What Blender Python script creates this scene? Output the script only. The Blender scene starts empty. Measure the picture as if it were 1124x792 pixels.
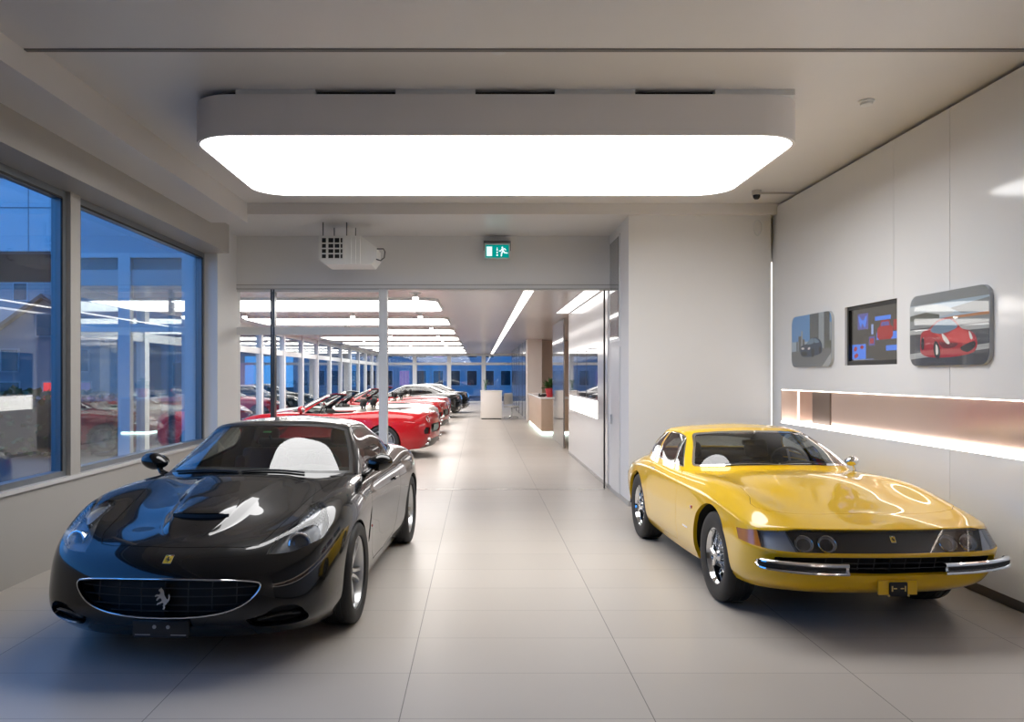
import bpy, bmesh, math, random
import numpy as np
from mathutils import Vector, Matrix
from mathutils.bvhtree import BVHTree

SC = bpy.context.scene
COL = SC.collection
PI = math.pi
rnd = random.Random(7)

# ------------------------------------------------------------------ objects
def link(o, parent=None):
    COL.objects.link(o)
    if parent is not None:
        o.parent = parent
    return o

def tag(o, label=None, cat=None, group=None, kind=None):
    if label: o['label'] = label
    if cat: o['category'] = cat
    if group: o['group'] = group
    if kind: o['kind'] = kind
    return o

def empty(name, loc=(0, 0, 0), rz=0.0, label=None, cat=None, group=None):
    o = bpy.data.objects.new(name, None)
    o.empty_display_size = 0.1
    o.location = loc
    o.rotation_euler = (0, 0, rz)
    COL.objects.link(o)
    return tag(o, label, cat, group)

def copy_tree(o, parent=None):
    c = o.copy()
    COL.objects.link(c)
    if parent is not None:
        c.parent = parent
    for ch in list(o.children):
        copy_tree(ch, c)
    return c

class MB:
    """collects shapes into one mesh"""
    def __init__(self):
        self.v = []; self.f = []; self.sm = []; self.mi = []
        self.cur = 0
    def add(self, vs, fs, smooth=False):
        n = len(self.v)
        self.v += [tuple(p) for p in vs]
        for f in fs:
            self.f.append([n + i for i in f]); self.sm.append(smooth); self.mi.append(self.cur)
        return self
    def box(self, x0, x1, y0, y1, z0, z1):
        x0, x1 = min(x0, x1), max(x0, x1); y0, y1 = min(y0, y1), max(y0, y1); z0, z1 = min(z0, z1), max(z0, z1)
        vs = [(x, y, z) for z in (z0, z1) for y in (y0, y1) for x in (x0, x1)]
        return self.add(vs, [(0, 2, 3, 1), (4, 5, 7, 6), (0, 1, 5, 4), (2, 6, 7, 3), (0, 4, 6, 2), (1, 3, 7, 5)])
    def rbox(self, x0, x1, y0, y1, z0, z1, r=0.01, seg=2, mat=None):
        bm = bmesh.new()
        bmesh.ops.create_cube(bm, size=1)
        for v in bm.verts:
            v.co = Vector(((x0 + x1) / 2 + v.co.x * (x1 - x0), (y0 + y1) / 2 + v.co.y * (y1 - y0), (z0 + z1) / 2 + v.co.z * (z1 - z0)))
        bmesh.ops.bevel(bm, geom=list(bm.edges), offset=r, segments=seg, affect='EDGES', profile=0.5)
        if mat is not None: bmesh.ops.transform(bm, matrix=mat, verts=bm.verts)
        return self.addbm(bm, True)
    def addbm(self, bm, smooth=False):
        bm.verts.index_update()
        self.add([v.co.copy() for v in bm.verts], [[v.index for v in f.verts] for f in bm.faces], smooth)
        bm.free()
        return self
    def quad(self, a, b, c, d):
        return self.add([a, b, c, d], [(0, 1, 2, 3)])
    def tube(self, pts, r, n=8, closed=False, smooth=True, cap=True, r2=None, flat=None):
        pts = [Vector(p) for p in pts]
        m = len(pts)
        rs = r if isinstance(r, (list, tuple)) else [r] * m
        T = []
        for i in range(m):
            a = pts[(i - 1) % m] if (closed or i > 0) else pts[i]
            b = pts[(i + 1) % m] if (closed or i < m - 1) else pts[i]
            T.append((b - a).normalized())
        up = Vector((0, 0, 1)) if abs(T[0].z) < 0.9 else Vector((1, 0, 0))
        N = (up - T[0] * up.dot(T[0])).normalized()
        vs = []
        for i in range(m):
            N = (N - T[i] * N.dot(T[i]))
            N = N.normalized() if N.length > 1e-6 else T[i].orthogonal().normalized()
            B = T[i].cross(N)
            for k in range(n):
                a = 2 * PI * k / n
                vs.append(pts[i] + (N * math.cos(a) * (flat or 1.0) + B * math.sin(a)) * rs[i])
        fs = []
        for i in range(m if closed else m - 1):
            j = (i + 1) % m
            for k in range(n):
                k2 = (k + 1) % n
                fs.append((i * n + k, i * n + k2, j * n + k2, j * n + k))
        self.add(vs, fs, smooth)
        if cap and not closed:
            self.add([vs[k] for k in range(n)], [tuple(reversed(range(n)))])
            self.add([vs[(m - 1) * n + k] for k in range(n)], [tuple(range(n))])
        return self
    def cyl(self, p, q, r, n=16, r1=None, smooth=True):
        return self.tube([p, q], [r, r if r1 is None else r1], n=n, smooth=smooth)
    def lathe(self, prof, n=32, mat=None, smooth=True, closed=False):
        """prof: (r, h) pairs turned about local z; mat places it"""
        vs = []
        m = len(prof)
        for (r, h) in prof:
            for k in range(n):
                a = 2 * PI * k / n
                vs.append(Vector((r * math.cos(a), r * math.sin(a), h)))
        fs = []
        for i in range(m - 1 + (1 if closed else 0)):
            i2 = (i + 1) % m
            for k in range(n):
                k2 = (k + 1) % n
                fs.append((i * n + k, i * n + k2, i2 * n + k2, i2 * n + k))
        if mat is not None: vs = [mat @ v for v in vs]
        return self.add(vs, fs, smooth)
    def sphere(self, c, r, n=16, sc=(1, 1, 1), mat=None):
        bm = bmesh.new()
        bmesh.ops.create_uvsphere(bm, u_segments=n, v_segments=max(6, n // 2), radius=r)
        for v in bm.verts:
            v.co = Vector((v.co.x * sc[0], v.co.y * sc[1], v.co.z * sc[2]))
            if mat is not None: v.co = mat @ v.co
            v.co = v.co + Vector(c)
        return self.addbm(bm, True)
    def prism(self, poly, h0, h1, frame=None, smooth=False):
        """2-D polygon extruded between h0 and h1 along local z; frame maps local to world"""
        n = len(poly)
        vs = [Vector((p[0], p[1], h0)) for p in poly] + [Vector((p[0], p[1], h1)) for p in poly]
        if frame is not None: vs = [frame @ v for v in vs]
        self.add(vs, [tuple(reversed(range(n))), tuple(range(n, 2 * n))])
        self.add(vs, [(i, (i + 1) % n, n + (i + 1) % n, n + i) for i in range(n)], smooth)
        return self
    def build(self, name, mat=None, parent=None, weld=True, auto=35):
        me = bpy.data.meshes.new(name)
        me.from_pydata([tuple(p) for p in self.v], [], self.f)
        mats = mat if isinstance(mat, (list, tuple)) else [mat]
        for m in mats:
            if m is not None: me.materials.append(m)
        for p, s, k in zip(me.polygons, self.sm, self.mi):
            p.use_smooth = s; p.material_index = k
        bm = bmesh.new(); bm.from_mesh(me)
        if weld: bmesh.ops.remove_doubles(bm, verts=bm.verts, dist=1e-5)
        bmesh.ops.recalc_face_normals(bm, faces=bm.faces)
        for e in bm.edges:
            if len(e.link_faces) == 2 and e.calc_face_angle(0) > math.radians(auto): e.smooth = False
        bm.to_mesh(me); bm.free()
        return link(bpy.data.objects.new(name, me), parent)

def rrect(x0, x1, y0, y1, r, n=6):
    pts = []
    for cx, cy, a0 in ((x1 - r, y1 - r, 0), (x0 + r, y1 - r, 90), (x0 + r, y0 + r, 180), (x1 - r, y0 + r, 270)):
        for k in range(n + 1):
            a = math.radians(a0 + 90 * k / n)
            pts.append((cx + r * math.cos(a), cy + r * math.sin(a)))
    return pts

def frame(o, ex, ey):
    ex = Vector(ex).normalized(); ey = Vector(ey).normalized(); ez = ex.cross(ey)
    m = Matrix((ex, ey, ez)).transposed().to_4x4()
    m.translation = Vector(o)
    return m

# ---------------------------------------------------------------- materials
def nodemat(name):
    m = bpy.data.materials.new(name)
    m.use_nodes = True
    return m, m.node_tree.nodes, m.node_tree.links

def pbr(name, col, rough=0.5, metal=0.0, spec=0.5, coat=0.0, coat_rough=0.03, bump=0.0, bscale=60.0, var=0.0, vscale=3.0, ior=None, sheen=0.0):
    m, N, L = nodemat(name)
    b = N['Principled BSDF']
    b.inputs['Base Color'].default_value = (*col, 1)
    b.inputs['Roughness'].default_value = rough
    b.inputs['Metallic'].default_value = metal
    b.inputs['Specular IOR Level'].default_value = spec
    if coat:
        b.inputs['Coat Weight'].default_value = coat
        b.inputs['Coat Roughness'].default_value = coat_rough
    if ior: b.inputs['IOR'].default_value = ior
    if sheen: b.inputs['Sheen Weight'].default_value = sheen
    tc = N.new('ShaderNodeTexCoord')
    if var:
        nz = N.new('ShaderNodeTexNoise'); nz.inputs['Scale'].default_value = vscale; nz.inputs['Detail'].default_value = 4
        L.new(tc.outputs['Object'], nz.inputs['Vector'])
        mx = N.new('ShaderNodeMix'); mx.data_type = 'RGBA'
        mx.inputs['A'].default_value = (*[c * (1 - var) for c in col], 1)
        mx.inputs['B'].default_value = (*[min(1, c * (1 + var)) for c in col], 1)
        L.new(nz.outputs['Fac'], mx.inputs['Factor']); L.new(mx.outputs['Result'], b.inputs['Base Color'])
    if bump:
        nz = N.new('ShaderNodeTexNoise'); nz.inputs['Scale'].default_value = bscale; nz.inputs['Detail'].default_value = 3
        L.new(tc.outputs['Object'], nz.inputs['Vector'])
        bp = N.new('ShaderNodeBump'); bp.inputs['Strength'].default_value = bump; bp.inputs['Distance'].default_value = 0.01
        L.new(nz.outputs['Fac'], bp.inputs['Height']); L.new(bp.outputs['Normal'], b.inputs['Normal'])
    return m

def emit(name, col, s):
    m, N, L = nodemat(name)
    N.remove(N['Principled BSDF'])
    e = N.new('ShaderNodeEmission')
    e.inputs['Color'].default_value = (*col, 1); e.inputs['Strength'].default_value = s
    L.new(e.outputs[0], N['Material Output'].inputs['Surface'])
    return m

def glass(name, tint=(1, 1, 1), ior=1.5, gain=1.0, rough=0.0):
    """thin sheet glass: clear or tinted transmission plus a Fresnel reflection from both faces"""
    m, N, L = nodemat(name)
    N.remove(N['Principled BSDF'])
    fr = N.new('ShaderNodeFresnel'); geo = N.new('ShaderNodeNewGeometry')
    im = N.new('ShaderNodeMix'); im.inputs['A'].default_value = ior; im.inputs['B'].default_value = 1 / ior   # same reflectance from either side of the sheet
    L.new(geo.outputs['Backfacing'], im.inputs['Factor']); L.new(im.outputs['Result'], fr.inputs['IOR'])
    mu = N.new('ShaderNodeMath'); mu.operation = 'MULTIPLY'; mu.inputs[1].default_value = gain; mu.use_clamp = True
    L.new(fr.outputs[0], mu.inputs[0])
    t = N.new('ShaderNodeBsdfTransparent'); t.inputs['Color'].default_value = (*tint, 1)
    g = N.new('ShaderNodeBsdfGlossy'); g.inputs['Roughness'].default_value = rough
    mx = N.new('ShaderNodeMixShader')
    L.new(mu.outputs[0], mx.inputs['Fac']); L.new(t.outputs[0], mx.inputs[1]); L.new(g.outputs[0], mx.inputs[2])
    L.new(mx.outputs[0], N['Material Output'].inputs['Surface'])
    return m
# ------------------------------------------------------ lofted car surfaces
def nat_basis(kn, t):
    """cardinal basis of the natural cubic spline on knots kn, at t -> (len(t), len(kn))"""
    n = len(kn); h = np.diff(kn)
    A = np.zeros((n, n)); R = np.zeros((n, n))
    A[0, 0] = A[-1, -1] = 1
    for i in range(1, n - 1):
        A[i, i - 1] = h[i - 1]; A[i, i] = 2 * (h[i - 1] + h[i]); A[i, i + 1] = h[i]
        R[i, i - 1] = 6 / h[i - 1]; R[i, i] = -6 / h[i - 1] - 6 / h[i]; R[i, i + 1] = 6 / h[i]
    M = np.linalg.solve(A, R)
    j = np.clip(np.searchsorted(kn, t) - 1, 0, n - 2)
    hj = h[j]; a = (kn[j + 1] - t) / hj; b = (t - kn[j]) / hj
    B = np.zeros((len(t), n)); r = np.arange(len(t))
    B[r, j] += a; B[r, j + 1] += b
    B += ((a ** 3 - a) * hj ** 2 / 6)[:, None] * M[j] + ((b ** 3 - b) * hj ** 2 / 6)[:, None] * M[j + 1]
    return B

def sym_basis(kn, t, lo, hi, sign, crease=()):
    """basis with mirror ends (lo/hi) of given parity and C0 breaks at crease rows"""
    t = np.asarray(t, float)
    n = len(kn)
    if crease:
        out = np.zeros((len(t), n))
        cuts = [0] + list(crease) + [n - 1]
        for a, b in zip(cuts[:-1], cuts[1:]):
            sel = (t >= kn[a]) & ((t < kn[b]) | (b == n - 1))
            if sel.any():
                out[np.ix_(sel, range(a, b + 1))] = sym_basis(kn[a:b + 1], t[sel], lo and a == 0, hi and b == n - 1, sign)
        return out
    g = min(3, n - 1)
    K = list(kn); idx = list(range(n)); sg = [1.0] * n
    if lo:
        for k in range(1, g + 1): K.insert(0, 2 * kn[0] - kn[k]); idx.insert(0, k); sg.insert(0, sign)
    if hi:
        for k in range(1, g + 1): K.append(2 * kn[-1] - kn[n - 1 - k]); idx.append(n - 1 - k); sg.append(sign)
    B = nat_basis(np.array(K, float), t)
    out = np.zeros((len(t), n))
    for c, (i, s) in enumerate(zip(idx, sg)): out[:, i] += s * B[:, c]
    return out

class Patch:
    """half (y >= 0) of a car skin through a grid of points [column][row]"""
    def __init__(self, grid, crease=(), nu=12, nv=8):
        G = self.G = np.array(grid, float)
        C, R = G.shape[:2]
        du = np.linalg.norm(np.diff(G, axis=0), axis=2).mean(axis=1)
        dv = np.linalg.norm(np.diff(G, axis=1), axis=2).mean(axis=0)
        self.ku = np.concatenate([[0], np.cumsum(du)]); self.kv = np.concatenate([[0], np.cumsum(dv)])
        self.crease = crease
        self.tu = np.concatenate([np.linspace(self.ku[i], self.ku[i + 1], nu, endpoint=False) for i in range(C - 1)] + [[self.ku[-1]]])
        self.tv = np.concatenate([np.linspace(self.kv[i], self.kv[i + 1], nv, endpoint=False) for i in range(R - 1)] + [[self.kv[-1]]])
        bm = self.bm = bmesh.new()
        self.lay = bm.faces.layers.int.new('tag')
        vs = [[bm.verts.new((u, v, 0)) for v in self.tv] for u in self.tu]
        for i in range(len(self.tu) - 1):
            for j in range(len(self.tv) - 1):
                bm.faces.new((vs[i][j], vs[i + 1][j], vs[i + 1][j + 1], vs[i][j + 1]))
        self.tags = {'body': 0}
        UU, VV = np.meshgrid(self.tu, self.tv, indexing='ij')
        self.dense_uv = np.stack([UU.ravel(), VV.ravel()], 1)
        P = self.pos(self.dense_uv[:, 0], self.dense_uv[:, 1])
        nV = len(self.tv); F = []
        for i in range(len(self.tu) - 1):
            for j in range(nV - 1):
                a, b, c, d = i * nV + j, (i + 1) * nV + j, (i + 1) * nV + j + 1, i * nV + j + 1
                F.append((a, b, c)); F.append((a, c, d))
        self.dF = F; self.dP = P
        self.bvh = BVHTree.FromPolygons([Vector(p) for p in P], F)
    def pos(self, u, v):
        u = np.clip(np.asarray(u, float), 0, self.ku[-1]); v = np.clip(np.asarray(v, float), 0, self.kv[-1])
        Ue = sym_basis(self.ku, u, True, True, 1.0); Uo = sym_basis(self.ku, u, True, True, -1.0)
        Ve = sym_basis(self.kv, v, False, True, 1.0, self.crease); Vo = sym_basis(self.kv, v, False, True, -1.0, self.crease)
        return np.stack([np.einsum('nc,cr,nr->n', Ue, self.G[:, :, 0], Ve),
                         np.einsum('nc,cr,nr->n', Uo, self.G[:, :, 1], Vo),
                         np.einsum('nc,cr,nr->n', Ue, self.G[:, :, 2], Ve)], 1)
    def nrm(self, u, v):
        e = 1e-3
        u = np.clip(np.asarray(u, float), 2 * e, self.ku[-1] - 2 * e); v = np.clip(np.asarray(v, float), 2 * e, self.kv[-1] - 2 * e)
        a = self.pos(u + e, v) - self.pos(u - e, v); b = self.pos(u, v + e) - self.pos(u, v - e)
        n = np.cross(a, b)
        return -n / np.maximum(np.linalg.norm(n, axis=1), 1e-12)[:, None] * self.flip()
    def flip(self):
        if not hasattr(self, '_flip'):
            self._flip = 1.0
            um, vm = self.ku[len(self.ku) // 2], self.kv[-1] * 0.25
            self._flip = 1.0 if self.nrm([um], [vm])[0][1] > 0 else -1.0
        return self._flip
    def hit(self, o, d):
        loc, n, i, dist = self.bvh.ray_cast(Vector(o), Vector(d))
        if loc is None:
            loc, n, i, dist = self.bvh.find_nearest(Vector(o)) if False else (None,) * 4
            return None
        a, b, c = self.dF[i]
        A, B, Cc = (Vector(self.dP[k]) for k in (a, b, c))
        v0, v1, v2 = B - A, Cc - A, loc - A
        d00, d01, d11, d20, d21 = v0.dot(v0), v0.dot(v1), v1.dot(v1), v2.dot(v0), v2.dot(v1)
        den = d00 * d11 - d01 * d01 or 1e-12
        w1 = (d11 * d20 - d01 * d21) / den; w2 = (d00 * d21 - d01 * d20) / den
        return self.dense_uv[a] * (1 - w1 - w2) + self.dense_uv[b] * w1 + self.dense_uv[c] * w2
    def uv(self, poly, view, h=None):
        """carry a 2-D outline onto the skin: front (y,z), side (x,z), top (x,y), rear (y,z)"""
        out = []; last = None
        for p in poly:
            e = 2e-4
            if view == 'front': o, d = (5, max(p[0], e), p[1]), (-1, 0, 0)
            elif view == 'rear': o, d = (-5, max(p[0], e), p[1]), (1, 0, 0)
            elif view == 'side': o, d = (p[0], 5, p[1]), (0, -1, 0)
            elif view == 'top': o, d = (p[0], max(p[1], e), 5), (0, 0, -1)
            elif view == 'uv':
                out.append((p[0], p[1])); continue
            def cast(q):
                h = self.hit(q, d)
                # a ray slipping under the near end must not count the far end of the car
                return None if h is not None and ((view == 'rear' and h[0] > self.ku[-1] / 2) or (view == 'front' and h[0] < self.ku[-1] * .4)) else h
            r = cast(o)
            if r is None and view in ('side', 'front', 'rear') and p[1] < .4:
                # below the skin: continue the outline past its lower border
                z = p[1]
                while r is None and z < .5:
                    z += .008
                    r = cast((o[0], o[1], z))
                if r is not None: out.append((r[0], -.05))
                continue
            if r is None:
                continue
            r = [r[0], r[1]]
            y = p[0] if view in ('front', 'rear') else (p[1] if view == 'top' else 1)
            if y <= 2 * e:
                # on the centre line: snap to the nearest patch border
                du, dt, dv = self.ku[-1] - r[0], r[0], self.kv[-1] - r[1]
                m = min(du, dt, dv)
                if m == du: r[0] = self.ku[-1] + 0.02; k = 'u'
                elif m == dt: r[0] = -0.02; k = 't'
                else: r[1] = self.kv[-1] + 0.02; k = 'v'
                if last and last != k:
                    out.append((self.ku[-1] + .02 if 'u' in (k, last) else -.02, self.kv[-1] + .02))
                last = k
            else: last = None
            out.append(tuple(r))
        return out
    def knife(self, uvpoly, name, only=None):
        bm = self.bm
        if name not in self.tags: self.tags[name] = len(self.tags)
        if len(uvpoly) < 3: return
        P = uvpoly
        us = [p[0] for p in P]; vs = [p[1] for p in P]
        lo = (min(us) - 1e-6, min(vs) - 1e-6); hi = (max(us) + 1e-6, max(vs) + 1e-6)
        def bb(f):
            xs = [v.co.x for v in f.verts]; ys = [v.co.y for v in f.verts]
            return min(xs), min(ys), max(xs), max(ys)
        cand = set()
        for f in bm.faces:
            a = bb(f)
            if a[2] >= lo[0] and a[0] <= hi[0] and a[3] >= lo[1] and a[1] <= hi[1]: cand.add(f)
        n = len(P)
        for i in range(n):
            a, b = P[i], P[(i + 1) % n]
            l2 = (min(a[0], b[0]), min(a[1], b[1])); h2 = (max(a[0], b[0]), max(a[1], b[1]))
            dx, dy = b[0] - a[0], b[1] - a[1]
            ln = math.hypot(dx, dy)
            if ln < 1e-9: continue
            nx, ny = -dy / ln, dx / ln
            loc = []
            for f in cand:
                q = bb(f)
                if not (q[2] >= l2[0] - 1e-6 and q[0] <= h2[0] + 1e-6 and q[3] >= l2[1] - 1e-6 and q[1] <= h2[1] + 1e-6): continue
                s = [(v.co.x - a[0]) * nx + (v.co.y - a[1]) * ny for v in f.verts]
                if min(s) < -1e-7 and max(s) > 1e-7: loc.append(f)
            if not loc: continue
            geom = set(loc)
            for f in loc: geom.update(f.verts); geom.update(f.edges)
            r = bmesh.ops.bisect_plane(bm, geom=list(geom), dist=1e-7, plane_co=(a[0], a[1], 0), plane_no=(nx, ny, 0))
            cand = {f for f in cand if f.is_valid}
            for e in r['geom']:
                if isinstance(e, bmesh.types.BMFace) and e.is_valid: cand.add(e)
            for e in r['geom_cut']:
                if e.is_valid and isinstance(e, bmesh.types.BMEdge):
                    for f in e.link_faces: cand.add(f)
        t = self.tags[name]
        for f in cand:
            if not f.is_valid: continue
            c = f.calc_center_median()
            if inside(P, c.x, c.y):
                if only is None or f[self.lay] in [self.tags.get(o, -9) for o in only]:
                    f[self.lay] = t
    def part(self, names, mirror='both', skirt=0.0, off=0.0, side=1):
        """raw geometry of the faces with these tags -> (verts, normals, faces)"""
        names = [names] if isinstance(names, str) else names
        ts = [self.tags[n] for n in names if n in self.tags]
        fs = [f for f in self.bm.faces if f[self.lay] in ts and f.calc_area() > 1e-12]
        if not fs: return None
        vid = {}; uv = []
        for f in fs:
            for v in f.verts:
                if v.index not in vid or True:
                    if v not in vid: vid[v] = len(uv); uv.append((v.co.x, v.co.y))
        uv = np.array(uv)
        P = self.pos(uv[:, 0], uv[:, 1]); Nn = self.nrm(uv[:, 0], uv[:, 1])
        bad = ~np.isfinite(Nn).all(axis=1)
        Nn[bad] = (0, 0, 1)
        P = P + Nn * off
        F = [[vid[v] for v in f.verts] for f in fs]
        # orient with the normal
        for k, f in enumerate(F):
            c = np.zeros(3)
            for q in range(1, len(f) - 1): c += np.cross(P[f[q]] - P[f[0]], P[f[q + 1]] - P[f[0]])
            if c.dot(Nn[f[0]]) < 0: F[k] = f[::-1]
        V = [tuple(p) for p in P]; NV = [tuple(n) for n in Nn]
        if skirt:
            cnt = {}
            for f in F:
                for q in range(len(f)):
                    e = (f[q], f[(q + 1) % len(f)])
                    cnt[tuple(sorted(e))] = cnt.get(tuple(sorted(e)), []) + [e]
            for key, es in cnt.items():
                if len(es) != 1: continue
                a, b = es[0]
                A, B = P[a], P[b]
                if abs(A[1]) < 1e-4 and abs(B[1]) < 1e-4: continue
                a2, b2 = A - Nn[a] * skirt, B - Nn[b] * skirt
                nn = np.cross(B - A, a2 - A); l = np.linalg.norm(nn)
                if l < 1e-12: continue
                nn = -nn / l
                k = len(V)
                V += [tuple(A), tuple(B), tuple(b2), tuple(a2)]; NV += [tuple(nn)] * 4
                F.append([k + 1, k, k + 3, k + 2])
        V = np.array(V); NV = np.array(NV)
        if mirror == 'right' or mirror == 'both':
            V2 = V * (1, -1, 1); N2 = NV * (1, -1, 1); F2 = [f[::-1] for f in F]
            if mirror == 'right': return V2, N2, F2
            k = len(V)
            return np.vstack([V, V2]), np.vstack([NV, N2]), F + [[i + k for i in f] for f in F2]
        return V, NV, F

def inside(P, x, y):
    c = False; n = len(P); j = n - 1
    for i in range(n):
        if (P[i][1] > y) != (P[j][1] > y) and x < (P[j][0] - P[i][0]) * (y - P[i][1]) / (P[j][1] - P[i][1]) + P[i][0]: c = not c
        j = i
    return c

def mesh_from(raw, name, mat, parent=None, extra=None):
    if raw is None: return None
    V, NV, F = raw
    me = bpy.data.meshes.new(name)
    me.from_pydata([tuple(v) for v in V], [], [tuple(f) for f in F])
    if mat is not None: me.materials.append(mat)
    me.polygons.foreach_set('use_smooth', [True] * len(me.polygons))
    me.update()
    me.normals_split_custom_set_from_vertices([tuple(n) for n in NV])
    return link(bpy.data.objects.new(name, me), parent)

def cr_closed(pts, n=6, sharp=()):
    """closed Catmull-Rom through pts; indices in sharp stay corners"""
    m = len(pts); out = []
    for i in range(m):
        p0, p1, p2, p3 = (Vector((*pts[(i + k) % m], 0)) for k in (-1, 0, 1, 2))
        if i in sharp: p0 = p1 * 2 - p2
        if (i + 1) % m in sharp: p3 = p2 * 2 - p1
        for k in range(n):
            t = k / n
            q = 0.5 * ((2 * p1) + (p2 - p0) * t + (2 * p0 - 5 * p1 + 4 * p2 - p3) * t * t + (3 * p1 - p0 - 3 * p2 + p3) * t ** 3)
            out.append((q.x, q.y))
    return out

def cr_open(pts, n=6):
    pts = [Vector(p) for p in pts]; m = len(pts); out = []
    for i in range(m - 1):
        p1, p2 = pts[i], pts[i + 1]
        p0 = pts[i - 1] if i else p1 * 2 - p2
        p3 = pts[i + 2] if i + 2 < m else p2 * 2 - p1
        for k in range(n):
            t = k / n
            out.append(0.5 * ((2 * p1) + (p2 - p0) * t + (2 * p0 - 5 * p1 + 4 * p2 - p3) * t * t + (3 * p1 - p0 - 3 * p2 + p3) * t ** 3))
    out.append(pts[-1])
    return out

def dens(pts, n=6, closed=True):
    out = []; m = len(pts)
    for i in range(m if closed else m - 1):
        a, b = pts[i], pts[(i + 1) % m]
        for k in range(n): out.append(tuple(a[j] + (b[j] - a[j]) * k / n for j in range(len(a))))
    if not closed: out.append(tuple(pts[-1]))
    return out

def shrink(poly, d):
    """inset a closed outline by d"""
    n = len(poly)
    A = sum(poly[i][0] * poly[(i + 1) % n][1] - poly[(i + 1) % n][0] * poly[i][1] for i in range(n))
    s = 1 if A > 0 else -1
    out = []
    for i in range(n):
        a, b, c = (Vector(poly[(i + k) % n]) for k in (-1, 0, 1))
        e1 = (b - a); e2 = (c - b)
        e1 = e1.normalized() if e1.length > 1e-9 else e2.normalized()
        e2 = e2.normalized() if e2.length > 1e-9 else e1
        n1 = Vector((-e1.y, e1.x)) * s; n2 = Vector((-e2.y, e2.x)) * s
        m = n1 + n2
        m = m / max(0.5, m.length_squared / 2) if m.length > 1e-6 else n1
        out.append((b.x + m.x * d, b.y + m.y * d))
    return out
# --------------------------------------------------------- black grand tourer
CAL_BODY = [
 # tail centre -> nose centre; rows sill .. centre line
 [(-2.15,0,.21),(-2.23,0,.33),(-2.26,0,.50),(-2.26,0,.74),(-2.21,0,.905),(-2.17,0,.93),(-2.14,0,.943),(-2.128,0,.947),(-2.12,0,.95),(-2.10,0,.955)],
 [(-2.12,.45,.21),(-2.20,.47,.33),(-2.23,.48,.50),(-2.23,.47,.74),(-2.17,.45,.895),(-2.11,.37,.935),(-2.07,.27,.952),(-2.05,.19,.958),(-2.04,.14,.961),(-2.02,0,.965)],
 [(-2.02,.74,.20),(-2.09,.79,.32),(-2.12,.80,.50),(-2.12,.79,.72),(-2.06,.74,.87),(-2.0,.62,.935),(-1.95,.45,.958),(-1.92,.30,.968),(-1.91,.24,.971),(-1.88,0,.975)],
 [(-1.78,.86,.19),(-1.80,.91,.32),(-1.82,.93,.50),(-1.83,.92,.72),(-1.81,.86,.885),(-1.78,.74,.95),(-1.75,.55,.972),(-1.735,.37,.982),(-1.73,.30,.985),(-1.72,0,.99)],
 [(-1.335,.89,.16),(-1.335,.94,.28),(-1.335,.96,.48),(-1.335,.955,.70),(-1.335,.90,.885),(-1.335,.79,.97),(-1.335,.60,.99),(-1.335,.41,.994),(-1.335,.34,.995),(-1.335,0,1.0)],
 [(-.7,.86,.15),(-.7,.905,.28),(-.7,.92,.46),(-.7,.935,.68),(-.7,.90,.86),(-.7,.80,.935),(-.7,.60,.935),(-.7,.41,.935),(-.7,.34,.935),(-.7,0,.935)],
 [(0,.85,.15),(0,.89,.28),(0,.895,.46),(0,.91,.66),(0,.885,.84),(0,.80,.905),(0,.60,.91),(0,.41,.91),(0,.34,.91),(0,0,.91)],
 [(.72,.87,.15),(.72,.905,.28),(.72,.918,.46),(.72,.92,.65),(.72,.895,.825),(.72,.80,.912),(.72,.58,.928),(.735,.37,.948),(.74,.32,.957),(.75,0,.967)],
 [(1.335,.90,.16),(1.335,.935,.28),(1.335,.95,.46),(1.335,.945,.66),(1.335,.910,.812),(1.315,.815,.886),(1.27,.56,.858),(1.25,.295,.884),(1.24,.25,.905),(1.22,0,.914)],
 [(1.74,.84,.165),(1.78,.895,.27),(1.79,.91,.43),(1.775,.90,.605),(1.73,.855,.748),(1.67,.765,.825),(1.58,.54,.796),(1.53,.262,.822),(1.52,.215,.852),(1.50,0,.860)],
 [(1.95,.74,.165),(2.03,.798,.26),(2.04,.81,.41),(2.01,.795,.58),(1.95,.75,.695),(1.87,.665,.758),(1.77,.48,.748),(1.715,.235,.764),(1.71,.19,.798),(1.68,0,.805)],
 [(2.085,.545,.165),(2.175,.58,.255),(2.19,.585,.40),(2.165,.572,.55),(2.095,.545,.648),(2.0,.475,.697),(1.92,.36,.713),(1.87,.185,.728),(1.86,.15,.748),(1.82,0,.756)],
 [(2.15,.30,.165),(2.25,.31,.25),(2.27,.31,.40),(2.245,.31,.54),(2.165,.30,.63),(2.09,.26,.668),(2.02,.19,.690),(1.985,.11,.700),(1.97,.08,.705),(1.93,0,.714)],
 [(2.17,0,.165),(2.27,0,.25),(2.29,0,.40),(2.265,0,.54),(2.19,0,.625),(2.12,0,.656),(2.06,0,.677),(2.035,0,.686),(2.02,0,.692),(1.98,0,.702)],
]
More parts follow.
